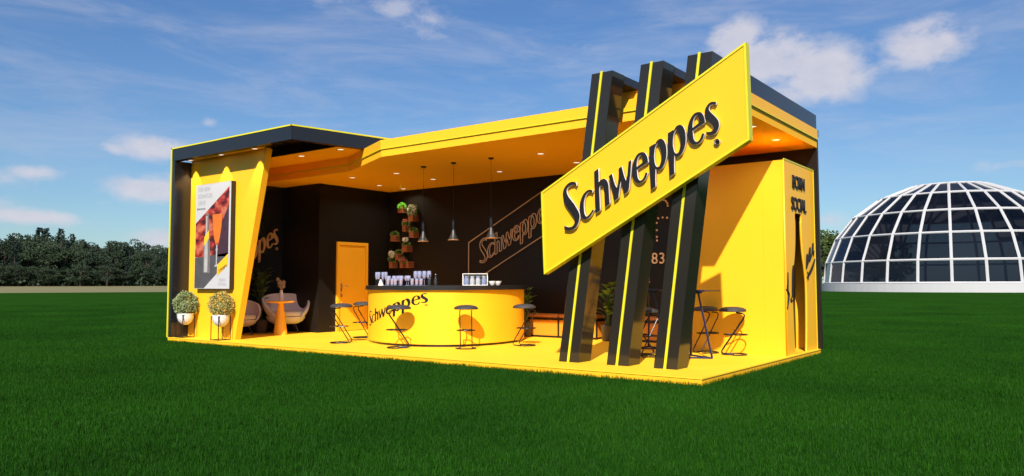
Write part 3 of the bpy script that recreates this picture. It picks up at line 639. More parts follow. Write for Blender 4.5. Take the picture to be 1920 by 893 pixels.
# ------------------------------------------------------------------ bar stools
def make_stool():
    t = empty('bar_stool', (0, 0, 0))
    link('seat', lathe(B(), [(0, .668), (.197, .668), (.207, .674), (.206, .690), (.195, .708), (.165, .726), (.11, .739), (.05, .744), (0, .745)], 28), 'seat', t, True)
    f = B()
    for s in (-1, 1):
        leg = [(s*.10, .05, .652), (s*.10, .15, .64), (s*.10, .175, .615), (s*.10, .165, .57), (s*.10, -.165, .075), (s*.10, -.175, .035), (s*.10, -.15, .012), (s*.115, 0, .011)]
        l = B(); tube(l, [(a, b, c) for a, b, c in leg], .0095, 8); link('leg', l, 'tube', t, True)
    b_ = B(); tube(b_, [(.115*math.cos(0)+0, 0, .011)]+arc(0, .03, .011, .17, -.2, math.pi+.2, 18)+[(-.115, 0, .011)], .011, 8); link('base_ring', b_, 'tube', t, True)
    r = B(); tube(r, [(-.10, -.004, .315)]+arc(0, .06, .315, .155, math.pi, 0, 14)[0:]+[(.10, -.004, .315)], .009, 8); tube(r, [(-.12, .0, .315), (-.10, -.10, .315), (0, -.14, .315), (.10, -.10, .315), (.12, .0, .315)], .009, 8); link('footrest', r, 'tube', t, True)
    return t
st = make_stool()
# position, direction the seat cantilevers towards
STO = [((-7.60, 1.07), (-.85, -.5), 'black padded bar stool at the far left of the bar counter, nearest the round table'),
       ((-8.33, 2.27), (-.9, -.3), 'black padded bar stool in front of the yellow door'),
       ((-5.93, .93), (-.75, -.75), 'black padded bar stool in front of the script word on the counter'),
       ((-4.91, 1.52), (.62, -.78), 'black padded bar stool in front of the plain middle of the yellow counter'),
       ((-4.46, 2.60), (.92, .05), 'black padded bar stool at the right end of the counter beside the bench'),
       ((-.80, 3.08), (.9, .35), 'black padded bar stool nearest the end panel, right of the trestle table'),
       ((-1.27, 3.14), (.35, .75), 'black padded bar stool just behind the navy trestle table'),
       ((-1.93, 2.24), (-.75, -.45), 'black padded bar stool seen between the second and third leaning columns'),
       ((-1.75, 1.98), (.3, .9), 'black padded bar stool mostly hidden behind the third leaning column')]
for i, ((x, y), d, lab) in enumerate(STO):
    o = st if i == 0 else copy_tree(st)
    o.location = (x, y, H0); o.rotation_euler = (0, 0, math.atan2(-d[0], d[1]))
    tag(o, lab, 'bar stool', 'bar stools')
# trestle high tables
def make_table():
    t = empty('high_table', (0, 0, 0))
    link('tabletop', box(B(), -.30, .30, -.30, .30, .985, 1.01, .004), 'tubeblue', t)
    ft = [(math.cos(R(q))*.29, math.sin(R(q))*.29) for q in (-6, 124, 236)]
    for x, y in ft:
        a = B(); tube(a, [(x*.28, y*.28, .96), (x, y, .016)], .017, 4); link('leg', a, 'tubeblue', t)
    for k in range(3):
        p, q = ft[k], ft[(k+1) % 3]; a = B(); tube(a, [(p[0], p[1], .014), (q[0], q[1], .014)], .015, 4); link('foot_bar', a, 'tubeblue', t)
    a = B(); lathe(a, [(0, .955), (.13, .955), (.13, .985), (0, .985)], 20); link('top_frame', a, 'tubeblue', t)
    return t
t = make_table(); t.location = (-1.10, 2.30, H0); t.rotation_euler = (0, 0, 0); tag(t, 'navy metal high table standing right of the third leaning column', 'high table', 'high tables')
t2 = copy_tree(t); t2.location = (-2.35, 3.35, H0); t2.rotation_euler = (0, 0, R(0)); tag(t2, 'navy metal high table behind the second and third leaning columns', 'high table', 'high tables')

# ------------------------------------------------------------------ benches
def bench(x0, x1, lab):
    o = empty('bench', ((x0+x1)/2, 4.75, H0), 0, lab, 'bench', 'benches along the back wall'); w = (x1-x0)/2
    link('front_panel', box(B(), -w+.03, w-.03, -.17, .19, .04, .36), 'bench', o)
    f = B(); box(f, -w, w, -.20, .195, .36, .40)
    box(f, -w, w, -.185, -.165, 0, .04); n = max(2, round((x1-x0)/1.0))
    for k in range(n+1):
        xx = -w+.015+(2*w-.03)*k/n; box(f, xx-.015, xx+.015, -.195, -.171, .04, .36)
    link('frame', f, 'tube', o)
    n = max(1, round((x1-x0)/.75))
    for k in range(n):
        a, b = -w+2*w*k/n, -w+2*w*(k+1)/n
        link('seat_cushion', box(B(), a+.008, b-.008, -.19, .19, .402, .475, .02), 'cushbrown', o, True)
bench(-5.95, -4.12, 'long orange bench with tan cushions left of the middle potted plant')
bench(-3.45, -1.85, 'short orange bench with tan cushions right of the middle potted plant')

# ------------------------------------------------------------------ potted plants
def broad_plant(name, loc, h, spread, nl, lab, m='green', potr=.15, poth=.3, pot='darkpot', seed=1, ll=.26):
    rng = random.Random(seed); o = empty(name, loc, 0, lab, 'potted plant')
    p = link('pot', lathe(B(), [(0, 0), (potr*.75, 0), (potr, poth), (potr*.9, poth), (potr*.85, poth-.03), (0, poth-.03)], 24), pot, o, True)
    s = B(); lv = B()
    for i in range(nl):
        a = rng.uniform(0, 6.283); rr = rng.uniform(.1, 1)*spread; zz = poth+rng.uniform(.25, 1)*(h-poth)
        base = Vector((rng.uniform(-.04, .04), rng.uniform(-.04, .04), poth-.02)); tip = Vector((math.cos(a)*rr, math.sin(a)*rr, zz)); mid = (base+tip)/2+Vector((0, 0, .08))-Vector((math.cos(a), math.sin(a), 0))*rr*.2
        c = crom([base, mid, tip], 4); tube(s, c, .005, 5)
        d = (tip-mid).normalized()*.6+Vector((math.cos(a), math.sin(a), .2))*.6; d.normalize()
        L_ = ll*rng.uniform(.7, 1.15); w = L_*rng.uniform(.42, .56); sd = d.cross(Vector((0, 0, 1))).normalized(); up_ = sd.cross(d)
        prev = None
        for k in range(6):
            tt = k/5; ww = w*.5*math.sin(math.pi*min(1, .08+tt*.92))*(1 if tt < 1 else 0); pt = tip+d*L_*tt+Vector((0, 0, -.35*L_*tt*tt))
            r_ = [lv.verts.new(pt+sd*ww+up_*ww*.25), lv.verts.new(pt), lv.verts.new(pt-sd*ww+up_*ww*.25)]
            if prev: lv.faces.new((prev[0], prev[1], r_[1], r_[0])); lv.faces.new((prev[1], prev[2], r_[2], r_[1]))
            prev = r_
    link('stems', s, 'darkgreen', o); link('leaves', lv, m, o, True)
    return o
broad_plant('potted_plant', (-3.80, 4.45, H0), 1.10, .22, 34, 'leafy green potted plant between the two benches', seed=4)
broad_plant('potted_plant', (-5.80, 4.50, H0+.0), 1.0, .16, 24, 'leafy green potted plant behind the right end of the bar counter', seed=9, ll=.2)
broad_plant('potted_plant', (-11.42, 1.98, H0), 1.38, .20, 34, 'tall leafy potted plant in the corner behind the armchairs', 'darkgreen', seed=5, potr=.17, ll=.28)

# planters on wire stands in front of the poster
def planter(x, y, lab, warm):
    rng = random.Random(11+warm); o = empty('planter', (x, y, H0), 0, lab, 'planter', 'planters below the poster')
    f = B(); h = .47; w = .13
    for sx in (-1, 1):
        for s_ in (-1, 1): box(f, sx*w-.007, sx*w+.007, s_*w-.007, s_*w+.007, 0, h)
    for z in (.004, h-.008):
        for s_ in (-1, 1): box(f, -w+.008, w-.008, s_*w-.006, s_*w+.006, z, z+.012); box(f, s_*w-.006, s_*w+.006, -w+.008, w-.008, z, z+.012)
    link('stand', f, 'tube', o)
    link('pot', lathe(B(), [(0, .26), (.05, .265), (.10, .295), (.14, .345), (.162, .41), (.17, .50), (.155, .50), (.15, .47), (0, .47)], 32), 'pot', o, True)
    lv = B(); fl = B()
    for i in range(2300):
        d = rdir(rng); rr = (rng.uniform(.55, 1.0)**.5)
        if d.z < -.75: d.z = -d.z
        bump = 1+.10*noise.noise(d*2.2+Vector((warm*5, 0, 0)))+.05*noise.noise(d*6)
        p = Vector((d.x*.245, d.y*.225, d.z*.25))*rr*bump+Vector((0, 0, .69))
        dd = (d+rdir(rng)*.9).normalized()
        if warm and rng.random() < .16: leaf(fl, p+d*.01, dd, .03, .026, rng)  # some leaflets take the glow colour to imitate the light spot
        else: leaf(lv, p, dd, rng.uniform(.03, .05), rng.uniform(.016, .026), rng)
    bmesh.ops.create_uvsphere(lv, u_segments=12, v_segments=8, radius=.12, matrix=Matrix.Translation((0, 0, .66)))
    link('foliage', lv, 'bush_glow' if warm else 'sage', o)
    if warm: link('glow_flecks', fl, 'glow_fleck', o)  # orange leaflets standing in for lamplight on this bush
    tb_ = B()
    for k in range(9):
        a = k*.7; tube(tb_, [(0, 0, .46), (math.cos(a)*.05, math.sin(a)*.05, .55), (math.cos(a)*.12, math.sin(a)*.12, .68)], .004, 5)
    link('stems', tb_, 'darkgreen', o)
planter(-11.44, .17, 'white bowl planter with pale green bush beside the black side wall', 0)
planter(-10.14, .17, 'white bowl planter with bush in painted orange lamp glow below the poster corner', 1)

# ------------------------------------------------------------------ lounge corner
def tub_chair():
    t = empty('armchair', (0, 0, 0)); bm = B(); nth, nt_ = 40, 10
    def pt(th, s, off):
        # th: 0 = back, +-pi = front ; s 0..1 bottom to rim
        f = (1-math.cos(th))/2            # 0 back, 1 front
        top = .80-.26*f**1.1-.16*max(0, f-.55)/.45*1.2
        if f > .80: top -= (f-.80)/.20*.05
        z = .20+(top-.20)*s
        r = .20+.235*math.sin(min(1, s*1.15)*math.pi/2)**.8+.035*s
        r *= (1-.04*f); r += off
        return Vector((math.sin(th)*r*1.02, math.cos(th)*r*.92, z if off >= 0 else z+.004))
    angs = [-math.pi*.80+2*math.pi*.80*i/nth for i in range(nth+1)]
    outer = [[bm.verts.new(pt(a, s/nt_, 0)) for s in range(nt_+1)] for a in angs]
    inner = [[bm.verts.new(pt(a, s/nt_, -.045)) for s in range(nt_+1)] for a in angs]
    for i in range(nth):
        for s in range(nt_):
            bm.faces.new((outer[i][s], outer[i+1][s], outer[i+1][s+1], outer[i][s+1])); bm.faces.new((inner[i][s], inner[i][s+1], inner[i+1][s+1], inner[i+1][s]))
        bm.faces.new((outer[i][nt_], outer[i+1][nt_], inner[i+1][nt_], inner[i][nt_])); bm.faces.new((outer[i][0], inner[i][0], inner[i+1][0], outer[i+1][0]))
    for i in (0, nth):
        for s in range(nt_): bm.faces.new((outer[i][s], outer[i][s+1], inner[i][s+1], inner[i][s]))
    bmesh.ops.recalc_face_normals(bm, faces=bm.faces[:])
    sh = link('shell', bm, 'fabric', t, True); md = sh.modifiers.new('soft', 'SUBSURF'); md.levels = 1; md.render_levels = 1
    link('seat_base', lathe(B(), [(0, .19), (.24, .19), (.33, .24), (.37, .30), (.38, .33), (0, .33)], 32), 'fabric', t, True)
    link('seat_cushion', lathe(B(), [(0, .33), (.33, .33), (.36, .35), (.365, .39), (.34, .425), (.2, .44), (0, .442)], 32), 'cushion', t, True)
    for a in (.7, 2.4, 3.9, 5.5):
        l = B(); tube(l, [(math.cos(a)*.20, math.sin(a)*.20, .21), (math.cos(a)*.30, math.sin(a)*.30, 0)], [.02, .011], 8); link('leg', l, 'darkwood', t, True)
    return t
ch = tub_chair(); ch.location = (-10.98, 2.33, H0); ch.rotation_euler = (0, 0, R(64)); ch.scale = (1.14, 1.14, 1.12); tag(ch, 'rounded grey armchair with pale cushion behind the orange table', 'armchair', 'grey armchairs in the lounge corner')
c2 = copy_tree(ch); c2.location = (-11.20, 1.26, H0); c2.rotation_euler = (0, 0, R(88)); c2.scale = (1.04, 1.04, 1.0); tag(c2, 'rounded grey armchair half hidden behind the slanted yellow panel', 'armchair', 'grey armchairs in the lounge corner')
rt_ = empty('round_table', (-10.49, 1.83, H0), 0, 'small round orange table with cone foot in front of the armchair', 'table')
link('tabletop', lathe(B(), [(0, .695), (.22, .695), (.29, .71), (.305, .722), (.30, .735), (0, .737)], 48), 'orangetable', rt_, True)
link('cone_foot', lathe(B(), [(0, 0), (.155, 0), (.155, .006), (.148, .02), (.06, .66), (.065, .694)], 40), 'orangetable', rt_, True)
vs_ = empty('vase', (-10.52, 1.86, H0+.737), 0, 'white vase of dried flowers on the round orange table', 'vase')
link('vase_body', lathe(B(), [(0, 0), (.03, 0), (.04, .03), (.042, .09), (.03, .15), (.022, .19), (.028, .21), (.022, .21), (0, .17)], 24), 'pot', vs_, True)
vs_.scale = (1.25, 1.25, 1.12)
fb = B(); sb = B(); rng = random.Random(5)
for i in range(16):
    a = rng.uniform(0, 6.28); tip = Vector((math.cos(a)*rng.uniform(.01, .09), math.sin(a)*rng.uniform(.01, .07), rng.uniform(.26, .42))); tube(sb, [(0, 0, .18), tip], .0025, 4)
    for k in range(16): leaf(fb, tip+rdir(rng)*.018, rdir(rng), .03, .02, rng)
link('stems', sb, 'dried', vs_); link('flower_heads', fb, 'dried', vs_)

# ------------------------------------------------------------------ pendant lamps
def pendant():
    o = empty('pendant_lamp', (0, 0, 0))
    link('ceiling_rose', lathe(B(), [(0, 0), (.06, 0), (.06, -.02), (.045, -.028), (0, -.03)], 24), 'tube', o, True)
    c = B(); tube(c, [(0, 0, -.03), (0, 0, -1.10)], .0035, 6); link('cord', c, 'tube', o)
    link('socket_cover', lathe(B(), [(0, -1.08), (.03, -1.085), (.034, -1.10), (.034, -1.28), (0, -1.285)], 24), 'tube', o, True)
    s = link('lamp_shade', lathe(B(), [(.030, -1.28), (.034, -1.29), (.055, -1.37), (.085, -1.43), (.112, -1.465), (.118, -1.478), (.108, -1.475), (.08, -1.43), (.05, -1.37), (.028, -1.30)], 32), 'shade', o, True)
    link('rim_ring', lathe(B(), [(.119, -1.479), (.121, -1.474), (.121, -1.483), (.116, -1.486), (.110, -1.480)], 32), 'cushbrown', s, True)
    return o
pl = pendant()
for i, (x, lab) in enumerate([(-6.73, 'dark cone pendant lamp nearest the hanging wooden crates, leftmost of three'), (-5.945, 'dark cone pendant lamp in the middle of the three over the bar'), (-5.03, 'dark cone pendant lamp in front of the rope light wall sign')]):
    o = pl if i == 0 else copy_tree(pl); o.location = (x, 2.36, 3.499); o.scale = (.88, .88, 1); tag(o, lab, 'pendant lamp', 'pendant lamps over the bar')

# ------------------------------------------------------------------ wall crates with plants
CR = [(-9.80, 3.02, .21, 'moss', 'wooden wall crate with bright green moss, topmost of the cluster'), (-9.44, 2.79, .21, 'white', 'wooden wall crate with a bush of white blossom near the top right'),
      (-9.66, 2.55, .15, 'pink', 'small wooden wall crate with pink flowers in the middle of the cluster'), (-9.41, 2.39, .20, 'green', 'wooden wall crate with low greenery at the right of the cluster'),
      (-10.05, 2.32, .20, 'fern', 'wooden wall crate with flat green leaves at the left of the cluster'), (-9.64, 2.05, .22, 'whitetop', 'wooden wall crate with round white flowers above it'),
      (-9.93, 1.86, .13, 'fern', 'narrow wooden wall crate with a fern'), (-10.12, 1.66, .13, 'whitebig', 'wooden wall crate at the lower left with a tall white bloom'),
      (-9.75, 1.66, .13, 'red', 'wooden wall crate with red leaves, bottom middle'), (-9.54, 1.66, .11, 'none', 'empty wooden wall crate at the bottom right')]
CR[6] = (-9.90, 1.86, .13, 'fern', CR[6][4])
for i, (x, z, w, kind, lab) in enumerate(CR):
    rng = random.Random(20+i); w *= .74; o = empty('wall_crate', (x, 4.85, z-.08), 0, lab, 'wall crate', 'wooden crates on the back wall')
    bm = B(); h = .16; d = .098
    for zz in (0, .055, .11):
        box(bm, -w/2, w/2, -d, -d+.012, zz, zz+.049); box(bm, -w/2, -w/2+.012, -d+.013, d, zz, zz+.049); box(bm, w/2-.012, w/2, -d+.013, d, zz, zz+.049)
    box(bm, -w/2+.013, w/2-.013, -d+.013, d, .001, .012); link('crate_box', bm, 'crate', o)
    link('soil', box(B(), -w/2+.014, w/2-.014, -d+.014, d-.001, .02, .135), 'soil', o)
    gm = {'moss': 'limegreen'}.get(kind, 'green')
    if kind == 'none': continue
    lv = B(); fl = B()
    n, rx, rz_, cz = {'moss': (500, .10, .07, .15), 'white': (420, .12, .15, .24), 'pink': (160, .08, .08, .19), 'green': (150, .11, .05, .17), 'fern': (130, .11, .05, .18), 'whitetop': (120, .10, .06, .18), 'whitebig': (140, .10, .12, .24), 'red': (150, .09, .07, .18)}[kind]
    for k in range(n):
        v = rdir(rng); p = Vector((v.x*rx*.85, v.y*.07-.03, cz+v.z*rz_)); leaf(lv, p, (v+rdir(rng)*.7), rng.uniform(.03, .06), .02, rng)
    link('greenery', lv, gm, o)
    fm = {'white': ('wflower', 180, .12, .12, .28), 'pink': ('rflower', 70, .06, .04, .26), 'whitetop': ('wflower', 150, .07, .05, .30), 'whitebig': ('wflower', 240, .08, .08, .34), 'red': ('rflower', 130, .09, .05, .20)}.get(kind)
    if fm:
        for k in range(fm[1]):
            v = rdir(rng); p = Vector((v.x*fm[2], v.y*.05-.06, fm[4]+v.z*fm[3])); leaf(fl, p, rdir(rng), .03, .03, rng)
        link('flowers', fl, fm[0], o)

# ------------------------------------------------------------------ glassware on the counter
TZ = 1.1605
def glass_proto(kind):
    if kind == 'champagne_flute': prof = [(0, 0), (.032, 0), (.03, .004), (.005, .01), (.004, .09), (.02, .12), (.03, .17), (.033, .22), (.031, .26), (.029, .26), (.031, .22), (.028, .17), (.018, .122), (0, .11)]; liq = [(0, .115), (.019, .128), (.0275, .17), (0, .171)]
    elif kind == 'gin_goblet': prof = [(0, 0), (.036, 0), (.034, .004), (.005, .01), (.005, .07), (.03, .085), (.046, .115), (.047, .15), (.040, .185), (.038, .185), (.045, .15), (.043, .115), (.028, .088), (0, .078)]; liq = [(0, .082), (.027, .09), (.042, .116), (.044, .14), (0, .141)]
    elif kind == 'wine_glass': prof = [(0, 0), (.036, 0), (.034, .004), (.005, .01), (.005, .11), (.03, .13), (.042, .17), (.042, .23), (.036, .27), (.034, .27), (.040, .23), (.040, .17), (.028, .133), (0, .12)]; liq = [(0, .124), (.027, .136), (.038, .17), (0, .171)]
    else: prof = [(0, 0), (.028, 0), (.031, .02), (.035, .13), (.033, .13), (.029, .022), (0, .018)]; liq = [(0, .02), (.028, .023), (.032, .09), (0, .091)]
    o = empty(kind, (0, 0, 0)); link('bowl', lathe(B(), prof, 16), 'GL', o, True); link('drink', lathe(B(), liq, 16), 'amber', o, True); return o
M_['GL'] = M_['bluegl']
gm2 = bpy.data.materials.new('frosty_glass'); gm2.use_nodes = True; t_ = gm2.node_tree; b_ = t_.nodes['Principled BSDF']
b_.inputs['Base Color'].default_value = (.42, .46, .68, 1); b_.inputs['Roughness'].default_value = .1; b_.inputs['Alpha'].default_value = .38; b_.inputs['Specular IOR Level'].default_value = .9
M_['GL'] = gm2
protos = {}
rng = random.Random(8)
ROW = [('champagne_flute', -7.50, 1.86), ('champagne_flute', -7.40, 1.83), ('champagne_flute', -7.31, 1.86), ('champagne_flute', -7.20, 1.82),
       ('gin_goblet', -7.10, 1.80), ('tumbler', -7.03, 1.72), ('gin_goblet', -6.99, 1.84), ('tumbler', -6.93, 1.74), ('gin_goblet', -6.88, 1.86), ('tumbler', -6.84, 1.72), ('gin_goblet', -6.77, 1.82),
       ('gin_goblet', -6.68, 1.86), ('tumbler', -6.66, 1.70), ('gin_goblet', -6.57, 1.80), ('wine_glass', -6.50, 1.92), ('wine_glass', -6.38, 1.90), ('tumbler', -6.40, 1.72), ('wine_glass', -6.26, 1.92), ('tumbler', -6.30, 1.74), ('wine_glass', -6.14, 1.90), ('tumbler', -6.19, 1.74)]
order = {'champagne_flute': ['at the far left of the glass row', 'second from the left of the glass row', 'left of the ice bucket', 'right above the ice bucket']}
GN = {'champagne_flute': 'tall flute', 'gin_goblet': 'round goblet', 'wine_glass': 'tall wine glass', 'tumbler': 'short tumbler'}
ordw = ['leftmost', 'second from left', 'third from left', 'fourth from left', 'fifth from left', 'sixth from left', 'seventh from left', 'eighth from left']
cnt = {}
for kind, x, y in ROW:
    if kind not in protos: o = protos[kind] = glass_proto(kind)
    else: o = copy_tree(protos[kind])
    o.location = (x+rng.uniform(-.008, .008), y+rng.uniform(-.01, .01), TZ); k = cnt.get(kind, 0); cnt[kind] = k+1
    tag(o, f'{GN[kind]} with amber drink on the bar counter, {ordw[k]} of its kind', 'glass', 'glasses lined up on the counter')
bk = empty('ice_bucket', (-7.28, 1.70, TZ), 0, 'small black ice bucket among the flutes at the left of the counter', 'ice bucket')
link('bucket', lathe(B(), [(0, 0), (.045, 0), (.062, .12), (.056, .12), (.042, .01), (0, .01)], 24), 'tube', bk, True)
nb = B(); hexa(nb, [(-.05, -.02, 0), (.05, -.02, 0), (.05, .03, 0), (-.05, .03, 0)], [(-.012, -.005, .12), (.008, -.005, .12), (.008, .005, .12), (-.012, .005, .12)])
tag(link('napkin', nb, 'cup'), 'white folded cloth napkin standing beside the black ice bucket', 'napkin').location = (-7.15, 1.64, TZ)
bt = empty('bottle', (0, 0, 0)); link('bottle_body', lathe(B(), [(0, 0), (.028, 0), (.03, .01), (.03, .10), (.022, .135), (.012, .16), (.011, .20), (0, .20)], 20), 'bottleg', bt, True)
link('cap', lathe(B(), [(0, .212), (.012, .211), (.014, .198), (.0115, .197)], 16), 'steel', bt, True)
for i, (x, y, lab) in enumerate([(-6.03, 1.80, 'small dark mixer bottle on the counter, first right of the glasses'), (-5.93, 1.86, 'small dark mixer bottle on the counter, middle of the three'), (-5.86, 1.78, 'small dark mixer bottle on the counter, furthest right of the three')]):
    o = bt if i == 0 else copy_tree(bt); o.location = (x, y, TZ); tag(o, lab, 'bottle', 'mixer bottles on the counter')
# clear display case with jars, two small bowls
cs = empty('display_case', (-5.62, 2.62, TZ), R(37), 'clear box case of white and blue jars on the right of the counter', 'display case')
f = B()
for z in (0.0, .215):
    box(f, -.235, .235, -.11, -.10, z, z+.01); box(f, -.235, .235, .10, .11, z, z+.01); box(f, -.235, -.225, -.099, .099, z, z+.01); box(f, .225, .235, -.099, .099, z, z+.01)
for sx in (-1, 1):
    for s_ in (-1, 1): box(f, sx*.23-.005, sx*.23+.005, s_*.105-.005, s_*.105+.005, .01, .215)
link('case_frame', f, 'cup', cs)
box_g = B()
for y in (-.106, .104): box(box_g, -.224, .224, y, y+.002, .011, .214)
link('case_glass', box_g, 'clearglass', cs)
link('case_floor', box(B(), -.224, .224, -.099, .099, .0, .008), 'cup', cs)
jr = None
for i in range(8):
    x, y = -.165+.11*(i % 4), -.05+.1*(i//4)
    j = empty('jar', (x, y, .0085)); j.parent = cs
    link('jar_body', lathe(B(), [(0, 0), (.04, 0), (.044, .02), (.044, .10), (.03, .13), (.03, .14), (0, .14)], 16), 'cup' if i % 2 else 'pinkgl', j, True) if False else None
    o_ = link('jar_body', lathe(B(), [(0, 0), (.04, 0), (.044, .02), (.044, .10), (.03, .13), (.03, .14), (0, .14)], 16), 'cup' if i % 3 else 'bluegl', cs, True); o_.location = (x, y, .0085)
    l_ = link('jar_lid', lathe(B(), [(.032, .14), (.034, .142), (.034, .168), (0, .17)], 16), 'bluegl' if i % 2 == 0 else 'cup', o_, True)
    bpy.data.objects.remove(j)
for i, (x, y, lab) in enumerate([(-5.16, 2.56, 'small white bowl on the counter next to the display case'), (-5.20, 2.78, 'small white bowl on the counter nearest its right end')]):
    tag(link('bowl', lathe(B(), [(0, 0), (.03, 0), (.04, .01), (.068, .065), (.07, .08), (.065, .08), (.036, .014), (0, .01)], 24), 'cup', None, True), lab, 'bowl', 'small bowls on the counter').location = (x, y, TZ)

# ------------------------------------------------------------------ dome greenhouse
DC = Vector((-12.35, 120.52, 0)); DR, DH, NR = 17.5, 14.9, 28
DM = empty('glass_dome', DC, R(7.06), 'large hemispherical glass dome with white steel ribs on a white plinth', 'glass dome')
link('dome_plinth', lathe(B(), [(0, 0), (18.6, 0), (18.6, 1.12), (17.7, 1.12), (17.7, .35), (0, .35)], 104), 'plinth', DM)
bm = B(); bmesh.ops.create_circle(bm, cap_ends=True, radius=17.6, segments=52)
for v in bm.verts: v.co.z = .9
link('dome_floor', bm, 'domefloor', DM)
rings = [0, 11.7, 26.4, 41, 57, 73]
def dp(k, ph): a = 2*math.pi*k/NR-math.pi/2; return Vector((DR*math.cos(R(ph))*math.cos(a), DR*math.cos(R(ph))*math.sin(a), 1.2+DH*math.sin(R(ph))))
for k in range(NR):
    b = B(); tube(b, [dp(k, p) for p in rings], .20, 6); link('rib', b, 'domewhite', DM)
    g = B()
    for p, q in zip(rings, rings[1:]): g.faces.new([g.verts.new(v) for v in (dp(k, p), dp(k+1, p), dp(k+1, q), dp(k, q))])
    link('glass_strip', g, 'domeglass', DM)
for p in rings:
    b = B(); tube(b, [dp(k, p) for k in range(NR)], .17, 6, closed=True); link('ring', b, 'domewhite', DM)
b = B(); c0 = b.verts.new((0, 0, 1.2+DH*.985)); vv = [b.verts.new(dp(k, 73)+Vector((0, 0, .1))) for k in range(NR)]
for k in range(NR): b.faces.new((vv[k], vv[(k+1) % NR], c0))
link('dome_cap', b, 'domewhite', DM)

# ------------------------------------------------------------------ trees
def tree_mesh(seed, kind):
    rng = random.Random(seed); lv = B(); tk = B(); h = 10.
    tube(tk, [(0, 0, -.4), (rng.uniform(-.1, .1), 0, h*.3), (rng.uniform(-.2, .2), rng.uniform(-.2, .2), h*(.6 if kind != 'con' else .93))], [.24, .17, .05], 7)
    if kind == 'con':
        n = 26
        for i in range(n):
            f = i/(n-1); z = h*(.10+.88*f); rr = (1-f)**.85*2.0*rng.uniform(.8, 1.15)+.12
            for k in range(int(9*(1-f))+4):
                a = rng.uniform(0, 6.283); r1 = rr*rng.uniform(.8, 1.1)
                for q in range(11):
                    t = (q+rng.random())/11; p = Vector((math.cos(a)*r1*t, math.sin(a)*r1*t, z-.22*r1*t*t+rng.uniform(-.12, .12)))+rdir(rng)*.1
                    leaf(lv, p, Vector((math.cos(a), math.sin(a), -.4))+rdir(rng)*.7, rng.uniform(.3, .5), rng.uniform(.12, .22), rng)
    else:
        wx = rng.uniform(2.2, 3.0); cl = []
        for i in range(46):
            d = rdir(rng); rr = rng.uniform(.35, 1)**.6
            c = Vector((d.x*wx*rr, d.y*wx*rr, h*.56+d.z*h*.42*rr))
            if c.z < h*.3: c.x *= .75; c.y *= .75
            cl.append((c, rng.uniform(.5, 1.05)))
        for c, r in cl:
            if rng.random() < .35: tube(tk, [(0, 0, max(.8, c.z*.55)), c*.6+Vector((0, 0, c.z*.3)), c], [.08, .05, .02], 5)
            for k in range(int(105*r)):
                d = rdir(rng); p = c+Vector((d.x, d.y, d.z*.75))*r*rng.uniform(.5, 1.0)
                leaf(lv, p, d+rdir(rng)*.9, rng.uniform(.22, .40), rng.uniform(.16, .28), rng)
    return lv, tk
PROT = []
for i, kind in enumerate(['dec', 'dec', 'dec', 'dec', 'con', 'con', 'con']):
    lv, tk = tree_mesh(100+i, kind)
    a = bpy.data.meshes.new('crown'); lv.to_mesh(a); lv.free(); a.materials.append(M_['conifer' if kind == 'con' else 'tree'])
    b = bpy.data.meshes.new('trunk'); tk.to_mesh(b); tk.free(); b.materials.append(M_['bark']); PROT.append((a, b, kind))
rng = random.Random(31)
CAM = Vector((3.628, -8.498, 0))
def tree(azd, dist, h, v, z0, lab, grp, wide=1., fresh=False):
    a, b, kind = PROT[v]; x, y = CAM.x+dist*math.sin(R(azd)), CAM.y+dist*math.cos(R(azd))
    o = empty('pine_tree' if kind == 'con' else 'broadleaf_tree', (x, y, z0), rng.uniform(0, 6.28), lab, 'tree', grp)
    for me, n in ((a, 'crown'), (b, 'trunk')):
        if fresh and n == 'crown': me = FRESH[v]
        c = bpy.data.objects.new(n, me); COL.objects.link(c); c.parent = o
    s = h/10; o.scale = (s*wide, s*wide, s)
    return o
FRESH = {}
for v in range(4):
    me = PROT[v][0].copy(); me.materials.clear(); me.materials.append(M_['tree2']); FRESH[v] = me
# wood edge on the left: skyline heights by azimuth (degrees, metres)
SKY = [(-76, 19), (-73, 20), (-71.5, 20), (-70, 20.5), (-68.5, 20.5), (-67.4, 21), (-66.6, 17), (-65.4, 16.5), (-64.6, 16.5), (-63.8, 17.6), (-63, 15.5), (-62, 16), (-61.4, 14.5), (-60, 14), (-56, 14), (-50, 15)]
def skyh(a):
    for (a0, h0), (a1, h1) in zip(SKY, SKY[1:]):
        if a0 <= a <= a1: return h0+(h1-h0)*(a-a0)/(a1-a0)
    return 15
ONES = ['zeroth','first','second','third','fourth','fifth','sixth','seventh','eighth','ninth','tenth','eleventh','twelfth','thirteenth','fourteenth','fifteenth','sixteenth','seventeenth','eighteenth','nineteenth']
def ordinal(n):
    if n < 20: return ONES[n]
    t, u = divmod(n, 10); return {2: 'twenty', 3: 'thirty', 4: 'forty'}[t]+('-'+ONES[u] if u else 'th') if u else {2: 'twentieth', 3: 'thirtieth', 4: 'fortieth'}[t]
PLACED = []
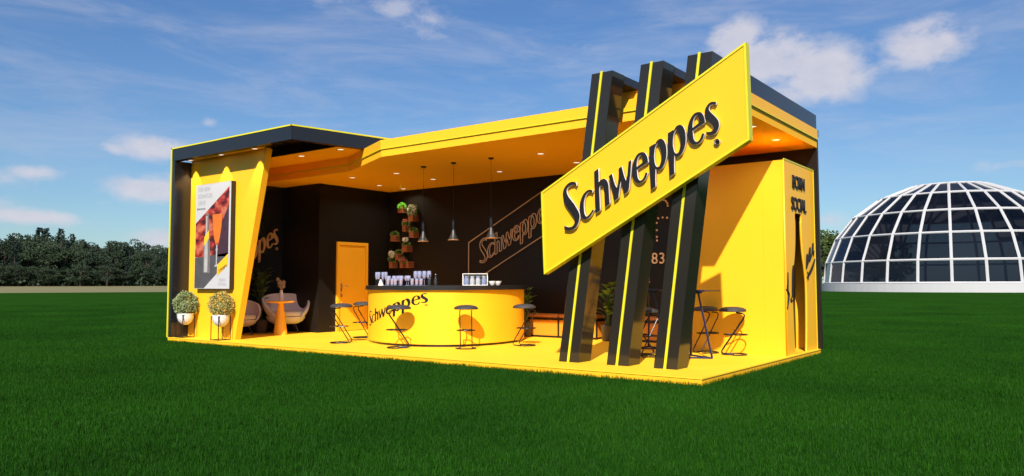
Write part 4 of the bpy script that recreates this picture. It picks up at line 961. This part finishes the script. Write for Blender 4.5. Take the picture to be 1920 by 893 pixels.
for row, (dist, n, k) in enumerate([(262, 30, .80), (270, 28, .93), (279, 28, 1.0)]):
    for i in range(n):
        a = -77+(19.5)*(i+rng.uniform(.2, .8))/n; h = .86*skyh(a)*k*rng.uniform(.80, 1.06)*(dist/262)
        v = rng.choice([0, 1, 2, 3, 4, 5, 6] if row < 2 else [0, 1, 2, 3, 3, 5]); con = v > 3
        o = tree(a, dist+rng.uniform(-3, 3), h, v, .6, None, 'trees of the far wood', rng.uniform(.9, 1.15) if con else rng.uniform(.9, 1.2))
        PLACED.append((row, con, a, o))
for i in range(44):
    a = -77+19.5*(i+rng.uniform(.1, .9))/44; o = tree(a, rng.uniform(254, 260), rng.uniform(3.5, 7.5), rng.choice([0, 1, 2, 3]), .5, None, 'low bushes at the foot of the wood', 1.9)
    PLACED.append((3, False, a, o))
ug = B()
for i in range(5200):
    a = rng.uniform(-77.5, -57.5); dd_ = rng.uniform(255, 290); p = Vector((CAM.x+dd_*math.sin(R(a)), CAM.y+dd_*math.cos(R(a)), .6+abs(rng.gauss(0, 1.6))))
    for q in range(3): leaf(ug, p+rdir(rng)*.5, rdir(rng), 1.0, .8, rng)
tag(link('undergrowth', ug, 'tree'), 'dense dark undergrowth between the trunks of the far wood', 'undergrowth', None, 'stuff')
KD = {(0, False): 'dark broadleaf tree in the front row of the far wood', (0, True): 'dark pointed conifer in the front row of the far wood', (1, False): 'dark broadleaf tree in the middle row of the far wood', (1, True): 'dark pointed conifer in the middle row of the far wood',
      (2, False): 'tall broadleaf tree at the back of the far wood', (2, True): 'tall pointed conifer at the back of the far wood', (3, False): 'low bushy tree at the foot of the far wood'}
for key, lab in KD.items():
    for n_, (_, _, a, o) in enumerate(sorted([p for p in PLACED if (p[0], p[1]) == key], key=lambda p: p[2])): o['label'] = lab+', '+ordinal(n_+1)+' from the left'
DT = sorted([(-15.6, 185, 15.5), (-14.4, 190, 14.0), (-13.4, 186, 13.0), (-12.6, 192, 12), (-16.8, 190, 15), (-18.2, 188, 15), (-11.6, 195, 11.5), (-10.4, 196, 11), (-15.0, 178, 9), (-13.9, 180, 8), (-12.8, 180, 8)])
for i, (a, d, h) in enumerate(DT):
    tree(a, d, h, i % 4, 0, ('fresh green broadleaf tree between the pavilion and the dome, ' if a < -13.7 else 'fresh green broadleaf tree behind the dome glass, ')+ordinal(i+1)+' from the left', 'green trees by the dome', 1.25, True)
